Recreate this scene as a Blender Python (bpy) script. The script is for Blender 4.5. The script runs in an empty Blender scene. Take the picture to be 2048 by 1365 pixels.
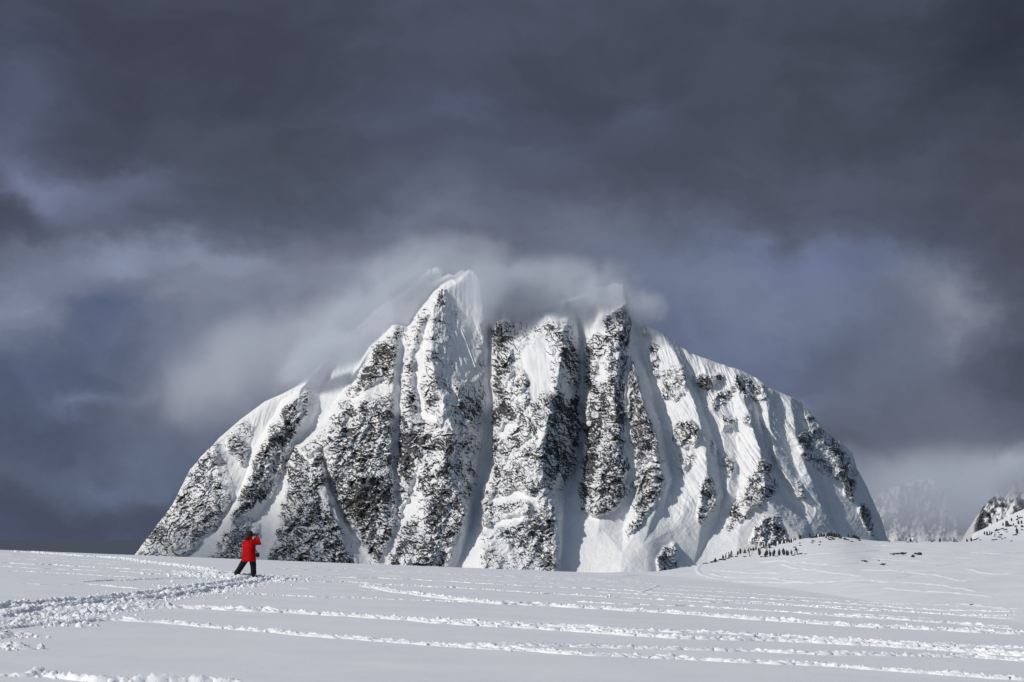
import bpy, bmesh, math, random
import numpy as np
from mathutils import Vector, Matrix, Quaternion, geometry
R = math.radians
random.seed(7); rng = np.random.default_rng(7)
SC = bpy.context.scene
COL = SC.collection

# ------------------------------------------------------------------ camera
F = 3982.0                       # focal length in photo pixels (2048 wide) = 70 mm
CAMZ = 1.6
PITCH = math.atan(392.5 / F)
cam = bpy.data.cameras.new('camera'); cam.lens = 70.0; cam.sensor_width = 36.0
cam.clip_start = 0.3; cam.clip_end = 90000
camo = bpy.data.objects.new('camera', cam); COL.objects.link(camo)
camo.location = (0, 0, CAMZ); camo.rotation_euler = (math.pi / 2 + PITCH, 0, 0)
SC.camera = camo
CP, SP = math.cos(PITCH), math.sin(PITCH)
def uv_of(px, py):               # photo pixel -> (X/Y, (Z-CAMZ)/Y)
    a = (px - 1024.0) / F; b = (682.5 - py) / F
    y = CP - b * SP
    return a / y, (SP + b * CP) / y
def at(px, py, Y):
    u, v = uv_of(px, py); return Vector((u * Y, Y, CAMZ + v * Y))

# ------------------------------------------------------------------ light
SUN_EL, SUN_AZ = R(34), R(-122)   # azimuth measured from +Y (view), negative = left; sun behind left shoulder
sdir = Vector((math.sin(SUN_AZ) * math.cos(SUN_EL), math.cos(SUN_AZ) * math.cos(SUN_EL), math.sin(SUN_EL)))
sl = bpy.data.lights.new('sun', 'SUN'); sl.energy = 2.85; sl.angle = R(0.5); sl.color = (1.0, 0.955, 0.89)
so = bpy.data.objects.new('sun', sl); COL.objects.link(so)
so.rotation_euler = sdir.to_track_quat('Z', 'Y').to_euler()
SC.view_settings.view_transform = 'Standard'; SC.view_settings.look = 'None'
SC.view_settings.exposure = 0.0; SC.view_settings.gamma = 1.0
SC.cycles.volume_bounces = 3; SC.cycles.max_bounces = 8; SC.cycles.diffuse_bounces = 3
SC.cycles.volume_max_steps = 96; SC.cycles.volume_step_rate = 1.0

# node helpers
class NT:
    def __init__(s, t): s.t = t; s.n = t.nodes; s.l = t.links
    def new(s, ty, **k):
        n = s.n.new(ty)
        for a, b in k.items(): setattr(n, a, b)
        return n
    def put(s, sock, v):
        if isinstance(v, bpy.types.NodeSocket): s.l.new(v, sock)
        else:
            if hasattr(sock, 'default_value'):
                d = sock.default_value
                if hasattr(d, '__len__') and len(d) == 4 and len(v) == 3: v = (*v, 1)
                sock.default_value = v
    def math(s, op, a, b=0.0, c=None, clamp=False):
        n = s.new('ShaderNodeMath', operation=op); n.use_clamp = clamp
        s.put(n.inputs[0], a); s.put(n.inputs[1], b)
        if c is not None: s.put(n.inputs[2], c)
        return n.outputs[0]
    def vmath(s, op, a, b=(0, 0, 0), out=0):
        n = s.new('ShaderNodeVectorMath', operation=op)
        s.put(n.inputs[0], a); s.put(n.inputs[1], b)
        return n.outputs[out]
    def scale(s, a, f):
        n = s.new('ShaderNodeVectorMath', operation='SCALE'); s.put(n.inputs[0], a); s.put(n.inputs[3], f); return n.outputs[0]
    def noise(s, v, sc, det=5, rough=.55, dist=0.0, out=0, lac=2.0):
        n = s.new('ShaderNodeTexNoise'); s.put(n.inputs['Vector'], v); n.inputs['Scale'].default_value = sc
        n.inputs['Detail'].default_value = det; n.inputs['Roughness'].default_value = rough
        n.inputs['Distortion'].default_value = dist; n.inputs['Lacunarity'].default_value = lac
        return n.outputs[out]
    def rng(s, v, a, b, c=0.0, d=1.0, smooth=True):
        n = s.new('ShaderNodeMapRange'); n.interpolation_type = 'SMOOTHSTEP' if smooth else 'LINEAR'
        s.put(n.inputs[0], v)
        for i, x in zip((1, 2, 3, 4), (a, b, c, d)): s.put(n.inputs[i], x)
        return n.outputs[0]
    def mix(s, f, a, b):
        n = s.new('ShaderNodeMix', data_type='RGBA'); s.put(n.inputs[0], f); s.put(n.inputs[6], a); s.put(n.inputs[7], b)
        return n.outputs[2]
def srgb(r, g, b):
    f = lambda c: c / 12.92 if c <= .04045 else ((c + .055) / 1.055) ** 2.4
    return tuple(f(x / 255.0) for x in (r, g, b))

# ------------------------------------------------------------------ world: storm cloud ahead, clearer sky above and behind
W = bpy.data.worlds.new('World'); SC.world = W; W.use_nodes = True
W.cycles.sampling_method = 'MANUAL'; W.cycles.sample_map_resolution = 512
t = NT(W.node_tree); t.n.clear()
tc = t.new('ShaderNodeTexCoord').outputs['Generated']
D = t.vmath('NORMALIZE', tc)
sky = t.new('ShaderNodeTexSky', sky_type='NISHITA'); sky.sun_disc = False
sky.sun_elevation = SUN_EL; sky.sun_rotation = SUN_AZ
bgN = t.new('ShaderNodeBackground'); t.put(bgN.inputs[0], sky.outputs[0]); bgN.inputs[1].default_value = 0.075
# cloud colour: base + placed light and dark masses, edges broken by noise
w1 = t.vmath('SUBTRACT', t.noise(t.vmath('MULTIPLY', D, (.8, 1, 1.3)), 7, 6, .56, out=1), (.5, .5, .5))
w2 = t.vmath('SUBTRACT', t.noise(t.vmath('ADD', D, (3.1, 1.7, .4)), 32, 5, .6, out=1), (.5, .5, .5))
Dw = t.vmath('ADD', D, t.vmath('ADD', t.scale(w1, .115), t.scale(w2, .022)))
sepw = t.new('ShaderNodeSeparateXYZ'); t.put(sepw.inputs[0], Dw)
yy = t.math('MAXIMUM', sepw.outputs[1], 0.05)
U = t.math('DIVIDE', sepw.outputs[0], yy); V = t.math('DIVIDE', sepw.outputs[2], yy)
base = t.mix(t.rng(t.noise(t.vmath('MULTIPLY', D, (1, 1, 1.5)), 7, 4, .5), .35, .68), srgb(70, 75, 91), srgb(77, 83, 100))
colr = base
BL = [ # px, py, rx, ry, colour, strength
 (260, 120, 300, 150, (61, 65, 82), .8), (1000, 90, 500, 120, (73, 78, 95), .7), (1600, 200, 400, 200, (69, 74, 88), .7),
 (20, 200, 90, 150, (80, 87, 110), .6), (500, 330, 330, 120, (74, 81, 95), .85), (170, 375, 170, 70, (106, 114, 141), .9), (0, 300, 80, 60, (98, 105, 132), .6),
 (890, 235, 120, 60, (91, 98, 124), .6), (1040, 330, 150, 90, (88, 95, 117), .6), (1240, 205, 90, 60, (82, 88, 112), .5), (970, 420, 260, 60, (92, 99, 120), .7),
 (1280, 400, 260, 70, (75, 81, 96), .8), (1620, 430, 420, 80, (83, 88, 105), .8), (680, 420, 220, 50, (82, 89, 106), .7),
 (300, 600, 420, 120, (112, 121, 145), .8), (150, 760, 420, 110, (82, 94, 120), .9),
 (0, 440, 90, 30, (74, 80, 96), .8), (230, 525, 110, 55, (138, 148, 173), 1.0), (60, 610, 150, 80, (126, 135, 157), 1.0), (70, 375, 80, 34, (116, 124, 152), .9), (290, 340, 60, 36, (102, 110, 136), .8), (120, 495, 60, 22, (112, 120, 142), .7), (420, 550, 95, 32, (130, 138, 160), .8), (320, 640, 60, 38, (130, 136, 152), .7),
 (215, 665, 60, 50, (84, 98, 127), .9),
 (400, 590, 110, 60, (124, 132, 152), .7), (640, 590, 210, 90, (138, 145, 163), .9), (470, 700, 170, 110, (120, 127, 146), .7), (430, 830, 160, 80, (104, 112, 134), .7),
 (225, 808, 70, 24, (112, 124, 152), .8), (230, 930, 260, 46, (104, 116, 142), .75), (100, 1050, 560, 70, (77, 85, 109), .9),
 (860, 490, 210, 50, (114, 122, 142), .75), (1100, 480, 120, 50, (106, 113, 132), .6), (1180, 530, 160, 50, (108, 114, 132), .7),
 (1470, 620, 380, 110, (114, 125, 150), .9), (1640, 555, 200, 40, (104, 117, 148), .7), (1430, 715, 170, 60, (101, 113, 144), .7),
 (1740, 720, 160, 90, (96, 104, 124), .8), (1890, 625, 110, 60, (130, 136, 151), .9), (1600, 770, 60, 28, (122, 133, 160), .7), (1900, 770, 220, 60, (98, 104, 120), .7),
 (1900, 900, 290, 80, (128, 134, 149), .85), (1960, 1000, 300, 80, (134, 140, 154), .85), (1810, 960, 120, 80, (116, 124, 144), .6),
 (2040, 60, 150, 300, (48, 53, 66), .9), (2060, 470, 90, 170, (78, 82, 97), .8), (1870, 20, 200, 60, (56, 61, 74), .6)]
for px, py, rx, ry, c, s in BL:
    u0, v0 = uv_of(px, py)
    a = t.math('MULTIPLY', t.math('SUBTRACT', U, u0), F / rx); b = t.math('MULTIPLY', t.math('SUBTRACT', V, v0), F / ry)
    r2 = t.math('ADD', t.math('MULTIPLY', a, a), t.math('MULTIPLY', b, b))
    colr = t.mix(t.math('MULTIPLY', t.math('EXPONENT', t.math('MULTIPLY', r2, -1.0)), s), colr, srgb(*c))
# wispy brightness variation
wv = t.noise(t.vmath('MULTIPLY', Dw, (1, 1, 1.9)), 16, 6, .55)
g = t.rng(wv, .3, .7, .88, 1.12)
colr = t.scale(colr, g)
bgC = t.new('ShaderNodeBackground'); t.put(bgC.inputs[0], colr); bgC.inputs[1].default_value = 1.0
sD = t.new('ShaderNodeSeparateXYZ'); t.put(sD.inputs[0], D)
cover = t.math('MULTIPLY', t.rng(sD.outputs[2], .5, .8, 1, 0), t.rng(sD.outputs[1], -.1, .35))
cover = t.math('MAXIMUM', cover, t.rng(sD.outputs[2], .0, .02, 1, 0))
mx = t.new('ShaderNodeMixShader'); t.put(mx.inputs[0], cover); t.l.new(bgN.outputs[0], mx.inputs[1]); t.l.new(bgC.outputs[0], mx.inputs[2])
wo = t.new('ShaderNodeOutputWorld'); t.l.new(mx.outputs[0], wo.inputs[0])

# ------------------------------------------------------------------ mesh / material helpers
def tag(o, label=None, cat=None, group=None, kind=None):
    if label: o['label'] = label
    if cat: o['category'] = cat
    if group: o['group'] = group
    if kind: o['kind'] = kind
    return o
def link(name, me, mat=None, parent=None):
    o = bpy.data.objects.new(name, me); COL.objects.link(o)
    if mat:
        for m in (mat if isinstance(mat, (list, tuple)) else [mat]): me.materials.append(m)
    if parent: o.parent = parent
    return o
def mesh_np(name, co, quads, smooth=True):
    me = bpy.data.meshes.new(name)
    co = np.ascontiguousarray(co, np.float32); quads = np.ascontiguousarray(quads, np.int32)
    n, k = quads.shape
    me.vertices.add(len(co)); me.vertices.foreach_set('co', co.ravel())
    me.loops.add(n * k); me.loops.foreach_set('vertex_index', quads.ravel())
    me.polygons.add(n); me.polygons.foreach_set('loop_start', np.arange(0, n * k, k, dtype=np.int32))
    me.polygons.foreach_set('loop_total', np.full(n, k, np.int32))
    me.polygons.foreach_set('use_smooth', np.full(n, smooth, bool))
    me.update(calc_edges=True); return me
def grid_quads(nr, nc):
    i = np.arange(nr - 1)[:, None] * nc + np.arange(nc - 1)[None, :]
    return np.stack([i, i + 1, i + nc + 1, i + nc], -1).reshape(-1, 4)
def vattr(me, name, v):
    a = me.attributes.new(name, 'FLOAT', 'POINT'); a.data.foreach_set('value', np.ascontiguousarray(v, np.float32).ravel())
_lat = {}
def vnoise(x, y, seed=0):        # smooth gradient noise, about -1..1
    if seed not in _lat:
        r = np.random.default_rng(1000 + seed); a = r.random((256, 256)) * 2 * np.pi
        _lat[seed] = (np.cos(a).astype(np.float32), np.sin(a).astype(np.float32))
    gx, gy = _lat[seed]
    xi = np.floor(x).astype(np.int64); yi = np.floor(y).astype(np.int64)
    fx = (x - xi).astype(np.float32); fy = (y - yi).astype(np.float32)
    sx = fx * fx * fx * (fx * (fx * 6 - 15) + 10); sy = fy * fy * fy * (fy * (fy * 6 - 15) + 10)
    def gd(ix, iy, dx, dy):
        a = ix & 255; b = iy & 255
        return gx[a, b] * dx + gy[a, b] * dy
    n0 = gd(xi, yi, fx, fy) * (1 - sx) + gd(xi + 1, yi, fx - 1, fy) * sx
    n1 = gd(xi, yi + 1, fx, fy - 1) * (1 - sx) + gd(xi + 1, yi + 1, fx - 1, fy - 1) * sx
    return (n0 * (1 - sy) + n1 * sy) * 1.45
def fbm(x, y, oct=4, seed=0, rough=.5, ridged=False):
    s = 0; a = 1; tot = 0
    for i in range(oct):
        n = vnoise(x, y, seed + i)
        if ridged: n = 1 - 2 * np.abs(n)
        s = s + a * n; tot += a; a *= rough
        x, y = x * 2.03 + 17.3, y * 2.03 + 9.1
    return s / tot
def facets(x, y, seed=0):        # tilted planes, one per irregular cell: broken rock faces with steps between them
    r = np.random.default_rng(5000 + seed); jx, jy, tx, ty, hh = r.random((5, 128, 128)).astype(np.float32)
    xi = np.floor(x).astype(np.int32); yi = np.floor(y).astype(np.int32)
    best = np.full(x.shape, 9.0, np.float32); out = np.zeros(x.shape, np.float32)
    for a in (-1, 0, 1):
        for b in (-1, 0, 1):
            cx, cy = (xi + a) & 127, (yi + b) & 127
            dx = x - (xi + a + jx[cx, cy]); dy = y - (yi + b + jy[cx, cy]); d = dx * dx + dy * dy
            m = d < best
            best = np.where(m, d, best); out = np.where(m, (tx[cx, cy] * 2 - 1) * 1.5 * dx + (ty[cx, cy] * 2 - 1) * 2.0 * dy + (hh[cx, cy] - .5) * .7, out)
    return out
def ss(x, a, b):
    t_ = np.clip((x - a) / (b - a), 0, 1); return t_ * t_ * (3 - 2 * t_)
def blur(a, r):
    k = np.exp(-.5 * (np.arange(-3 * r, 3 * r + 1) / r) ** 2); k /= k.sum()
    p = np.pad(a, 3 * r, mode='edge')
    p = np.apply_along_axis(lambda v: np.convolve(v, k, 'valid'), 0, p)
    return np.apply_along_axis(lambda v: np.convolve(v, k, 'valid'), 1, p)
def bilin(a, x, y):
    h, w = a.shape; x = np.clip(x, 0, w - 1.001); y = np.clip(y, 0, h - 1.001)
    xi = x.astype(int); yi = y.astype(int); fx = x - xi; fy = y - yi
    return (a[yi, xi] * (1 - fx) + a[yi, xi + 1] * fx) * (1 - fy) + (a[yi + 1, xi] * (1 - fx) + a[yi + 1, xi + 1] * fx) * fy

def mat_new(name):
    m = bpy.data.materials.new(name); m.use_nodes = True; m.node_tree.nodes.clear(); return m, NT(m.node_tree)
def mat_basic(name, col, rough=.7, var=.15, scale=20, bump=0.0, spec=.3, metal=0.0):
    m, t = mat_new(name)
    co = t.new('ShaderNodeTexCoord').outputs['Object']
    n = t.noise(co, scale, 4)
    c = t.scale(t.mix(0.0, col, col), t.rng(n, .3, .7, 1 - var, 1 + var))
    p = t.new('ShaderNodeBsdfPrincipled'); t.put(p.inputs['Base Color'], c); p.inputs['Roughness'].default_value = rough
    p.inputs['Specular IOR Level'].default_value = spec; p.inputs['Metallic'].default_value = metal
    if bump:
        b = t.new('ShaderNodeBump'); b.inputs['Strength'].default_value = .6; b.inputs['Distance'].default_value = bump
        t.put(b.inputs['Height'], n); t.put(p.inputs['Normal'], b.outputs[0])
    o = t.new('ShaderNodeOutputMaterial'); t.l.new(p.outputs[0], o.inputs[0]); return m

# snow of the field: fine grain
def mat_snow(name, bumps):
    m, t = mat_new(name)
    co = t.new('ShaderNodeTexCoord').outputs['Object']
    n = t.noise(co, .35, 3)
    c = t.mix(t.rng(n, .3, .7), (.80, .82, .86), (.86, .87, .89))
    p = t.new('ShaderNodeBsdfPrincipled'); t.put(p.inputs['Base Color'], c); p.inputs['Roughness'].default_value = .75
    p.inputs['Specular IOR Level'].default_value = .2
    nrm = None
    for sc, dist, stre in bumps:
        b = t.new('ShaderNodeBump'); b.inputs['Strength'].default_value = stre; b.inputs['Distance'].default_value = dist
        t.put(b.inputs['Height'], t.noise(co, sc, 4, .6))
        if nrm: t.put(b.inputs['Normal'], nrm)
        nrm = b.outputs[0]
    if nrm: t.put(p.inputs['Normal'], nrm)
    o = t.new('ShaderNodeOutputMaterial'); t.l.new(p.outputs[0], o.inputs[0]); return m
SNOW = mat_snow('field_snow', [(1.2, .03, .5), (9, .006, .5)])
CLOD = mat_snow('broken_snow', [(14, .02, .7)])

# mountain: snow over rock by the vertex attribute "rock"
def mat_mountain(name):
    m, t = mat_new(name)
    co = t.new('ShaderNodeTexCoord').outputs['Object']
    at_ = t.new('ShaderNodeAttribute', attribute_name='rock'); f = at_.outputs['Fac']
    at2 = t.new('ShaderNodeAttribute', attribute_name='tint').outputs['Fac']
    n1 = t.noise(co, .05, 6, .65)
    rock = t.mix(t.rng(n1, .35, .65), (.032, .033, .038), (.125, .125, .13))
    rock = t.mix(t.math('MULTIPLY', at2, .4), rock, (.10, .08, .058))
    n2 = t.noise(co, .5, 3, .6)
    ff = t.rng(t.math('ADD', f, t.math('MULTIPLY', t.math('SUBTRACT', n2, .5), .6)), .28, .74)
    snow = t.mix(t.rng(t.noise(co, .02, 4), .3, .7), (.72, .735, .76), (.79, .79, .79))
    dust = t.mix(t.rng(n1, .35, .65), (.24, .25, .27), (.38, .385, .40))
    ff2 = t.rng(f, .05, .35); ff2 = t.math('MULTIPLY', ff2, t.rng(n2, .40, .62))
    c = t.mix(ff, t.mix(t.math('MULTIPLY', ff2, .75), snow, dust), rock)
    p = t.new('ShaderNodeBsdfPrincipled'); t.put(p.inputs['Base Color'], c); p.inputs['Roughness'].default_value = .8
    p.inputs['Specular IOR Level'].default_value = .15
    b = t.new('ShaderNodeBump'); b.inputs['Strength'].default_value = 1.0
    t.put(b.inputs['Height'], t.math('MULTIPLY', t.noise(co, .14, 5, .65), t.rng(ff, 0, 1, .15, 1.0)))
    b.inputs['Distance'].default_value = 5.0
    t.put(p.inputs['Normal'], b.outputs[0])
    o = t.new('ShaderNodeOutputMaterial'); t.l.new(p.outputs[0], o.inputs[0]); return m
MOUNT = mat_mountain('mountain_snow_and_rock')

# ------------------------------------------------------------------ mountain
MD = 4000.0
X0, X1, YT, YB = 240, 1800, 500, 1200
LINES = [
 # (kind offset along line) each: list of (px,py,off)
 # spur A: boundary of sunlit buttress and shaded fluted face
 [(938,540,5),(918,562,-10),(888,582,-30),(872,600,-45),(866,618,-60),(861,700,-85),(866,729,-92),(874,764,-100),(885,800,-110),(893,832,-118),(901,858,-125),(894,879,-125),(893,911,-130),(897,948,-135),(924,985,-128),(925,1063,-132),(895,1135,-145),(885,1200,-160)],
 # couloir right of A
 [(992,600,62),(982,648,58),(977,737,45),(984,816,32),(984,887,20),(974,945,5),(962,985,-12),(950,1027,-40),(936,1072,-85),(915,1135,-128),(910,1200,-150)],
 # shade face mid rib
 [(958,556,6),(966,620,4),(970,690,22)],
 [(946,560,14),(945,640,10),(945,740,-5),(955,840,-12),(950,930,-30),(940,990,-45)],
 # left edge of B
 [(1010,610,60),(1000,700,20),(996,800,-10),(992,850,-30),(988,925,-45),(966,975,-60),(962,1010,-75),(966,1040,-95),(970,1100,-150),(965,1200,-180)],
 # crest of B
 [(1092,630,-5),(1130,655,-20),(1122,730,-60),(1111,780,-80),(1104,805,-95),(1094,838,-115),(1087,887,-130),(1084,958,-140),(1087,979,-145),(1105,1011,-140),(1116,1042,-145),(1119,1108,-150),(1108,1145,-155),(1105,1200,-165)],
 [(1085,640,0),(1060,700,-25),(1050,770,-50),(1040,860,-80),(1020,960,-100),(1010,1060,-130),(1010,1145,-160)],
 # gully right of B
 [(1150,610,60),(1163,690,65),(1165,760,60),(1160,800,55),(1163,850,45),(1158,910,35),(1146,950,10),(1132,1000,-25),(1126,1060,-75),(1122,1130,-112),(1120,1200,-140)],
 # crest C
 [(1245,568,20),(1248,640,-10),(1236,700,-40),(1230,770,-60),(1238,850,-75),(1240,900,-80),(1232,960,-80),(1215,1030,-85),(1205,1060,-95)],
 # left edge of C
 [(1200,590,25),(1185,690,20),(1180,780,0),(1176,850,-30),(1170,930,-40),(1160,985,-45),(1158,1020,-55)],
 [(1205,640,0),(1200,780,-35),(1205,900,-68),(1195,1020,-85)],
 # couloir inside CD
 [(1258,640,5),(1256,700,-5),(1251,790,-30),(1252,850,-48),(1259,900,-55),(1256,935,-60)],
 # crest D
 [(1262,715,-10),(1285,790,-55),(1303,850,-75),(1312,870,-80),(1322,930,-85),(1333,963,-85),(1308,1030,-102),(1265,1075,-128),(1245,1105,-142)],
 [(1262,985,-50),(1258,1020,-65),(1245,1060,-85)],
 # broad gully right of D down to the lower snowfield
 [(1272,640,40),(1290,720,45),(1318,830,25),(1337,900,10),(1348,955,-28),(1325,1030,-85),(1285,1090,-138),(1240,1150,-172),(1230,1200,-185)],
 [(1200,1045,-90),(1190,1085,-108),(1180,1150,-138)],
 # crest E
 [(1320,660,15),(1345,700,-5),(1362,730,-20),(1379,782,-45),(1392,819,-58),(1403,853,-68),(1413,903,-78),(1416,951,-85),(1395,985,-85),(1374,1011,-90),(1342,1061,-115),(1350,1098,-130),(1340,1140,-150),(1335,1200,-160)],
 [(1335,760,5),(1345,850,-15),(1370,930,-45),(1360,990,-65)],
 # gully right of E
 [(1368,705,35),(1395,780,25),(1408,820,20),(1430,880,5),(1443,940,-10),(1450,985,-25),(1438,1030,-45),(1410,1090,-85),(1385,1140,-120),(1375,1200,-140)],
 [(1437,990,-60),(1434,1010,-70),(1405,1050,-95),(1395,1100,-110)],
 [(1405,715,25),(1420,800,5),(1440,850,-5),(1458,930,-25),(1456,965,-45),(1452,1010,-50)],
 # mid gully
 [(1440,728,35),(1465,800,10),(1472,870,0),(1478,950,-25),(1470,1020,-55),(1440,1090,-95),(1425,1160,-130)],
 # crest F
 [(1470,737,20),(1477,779,-12),(1503,837,-38),(1506,866,-48),(1521,900,-62),(1528,950,-75),(1535,985,-80),(1541,1003,-84),(1561,1037,-90),(1595,1069,-95),(1620,1120,-110)],
 [(1500,1000,-70),(1480,1060,-100),(1470,1120,-125)],
 # gully right of F (shade)
 [(1505,758,45),(1512,800,45),(1520,840,40),(1538,900,35),(1560,950,20),(1590,1000,0),(1620,1050,-25),(1640,1110,-60)],
 # rib G lit strip
 [(1530,770,25),(1532,800,5),(1540,860,-5),(1550,915,-10),(1575,960,-20),(1600,990,-30)],
 [(1560,785,50),(1565,850,40),(1578,900,30),(1598,950,15)],
 # rib H
 [(1580,795,35),(1590,860,10),(1602,910,-5),(1622,960,-20),(1642,1010,-35)],
 [(1605,815,60),(1622,880,50),(1640,940,35),(1655,1000,15),(1680,1080,-20)],
 # rib I along the right skyline
 [(1600,803,55),(1630,845,50),(1655,890,40),(1685,930,28),(1702,975,20),(1722,1025,10),(1748,1080,-5),(1755,1110,-10)],
 # ---- left half
 [(855,640,-25),(845,690,-35),(829,705,-40),(825,737,-42),(833,780,-50),(844,843,-70)],       # snow runnel
 [(845,620,-20),(835,660,-40),(820,705,-48),(822,760,-55),(815,830,-75),(830,900,-95),(860,960,-115),(850,1050,-140),(840,1135,-160)],
 [(862,650,-50),(850,720,-62),(856,800,-88),(865,900,-112),(885,980,-128)],
 # gully G8
 [(808,660,15),(806,711,-10),(797,750,-22),(801,780,-28),(798,816,-38),(794,860,-52),(790,911,-68),(788,948,-75),(797,985,-82),(797,1037,-92),(772,1116,-122),(765,1160,-145)],
 # crest Z right edge
 [(789,668,-8),(787,700,-25),(788,760,-45),(780,810,-65),(774,860,-85),(777,950,-105),(765,1000,-110),(770,1050,-115),(755,1122,-130)],
 [(748,712,-8),(735,760,-40),(720,850,-80),(715,930,-110),(712,985,-115),(720,1040,-75),(738,1090,-85),(745,1125,-120)],
 [(656,885,-66),(662,905,-72),(678,960,-85),(690,1000,-80)],
 # gully G9
 [(640,900,-20),(655,948,-25),(666,980,-25),(690,1036,-40),(715,1087,-70),(737,1130,-120)],
 # crest Y
 [(648,885,-38),(622,905,-55),(640,950,-75),(652,975,-85),(672,1025,-100),(690,1075,-115),(705,1125,-130),(715,1160,-140)],
 [(600,905,-30),(585,960,-55),(590,1020,-90),(600,1080,-120),(600,1140,-150)],
 [(578,930,10),(566,1000,-15),(545,1060,-60),(532,1100,-100),(528,1150,-130)],
 # rear snow slope and gully G10
 [(690,755,120),(640,810,75),(620,860,50),(590,890,40),(560,960,10),(532,1010,-10),(500,1060,-45),(450,1110,-90),(430,1160,-120)],
 # ridge X
 [(640,740,105),(600,780,40),(585,815,15),(565,850,-5),(543,868,-15),(528,910,-25),(508,960,-40),(482,1010,-60),(462,1045,-80),(455,1080,-95)],
 [(520,1060,-60),(490,1090,-90),(470,1125,-110)],
 # gully G11
 [(565,800,60),(530,860,55),(500,905,50),(497,935,40),(484,970,28),(470,1000,12),(432,1060,-25),(370,1115,-60)],
 # ridge W and skyline left
 [(540,795,50),(480,835,40),(430,880,25),(434,940,5),(445,970,-5),(430,1010,-20),(400,1060,-40),(358,1115,-60),(340,1160,-70)],
 [(455,870,40),(468,920,35),(472,960,20)],
 [(652,868,-60),(664,845,-50),(700,790,-25),(735,740,0),(748,700,-5),(790,655,0),(815,662,0),(835,640,-20),(850,618,-30),(868,590,-35),(885,574,-20),(905,562,0)],
 [(636,862,30),(650,836,60),(686,780,100),(716,735,170),(734,692,230),(780,644,270),(815,648,270),(834,612,270),(856,584,270),(874,562,270),(896,548,270)],
 # rear mass behind the summit ridge
 [(750,630,280),(705,690,240),(670,725,190),(640,770,120)],
 # saddle cloud region
 [(1000,600,110),(1050,610,100),(1080,625,60)],
 [(1170,590,110),(1190,600,60)],
]
SIL = [(235,1165),(262,1120),(300,1070),(345,1010),(380,940),(410,905),(440,875),(480,840),(530,803),(560,790),(590,775),(612,755),(640,732),(665,700),(690,672),(725,645),(760,612),(800,588),(835,560),(855,540),(875,535),(900,549),(908,552),(914,546),(922,541),(930,543),(938,539),(948,543),(957,551),(966,566),(974,582),(984,596),(1000,600),(1050,606),(1085,612),(1130,600),(1170,588),(1186,584),(1200,573),(1215,572),(1230,567),(1246,570),(1252,585),(1256,598),(1262,617),(1290,652),(1315,660),(1335,672),(1360,693),(1385,708),(1405,715),(1455,733),(1475,738),(1510,755),(1525,765),(1535,775),(1580,793),(1600,803),(1625,830),(1645,858),(1660,872),(1685,887),(1705,907),(1715,940),(1735,975),(1750,1010),(1765,1045),(1775,1080),(1792,1120),(1805,1165)]
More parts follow.
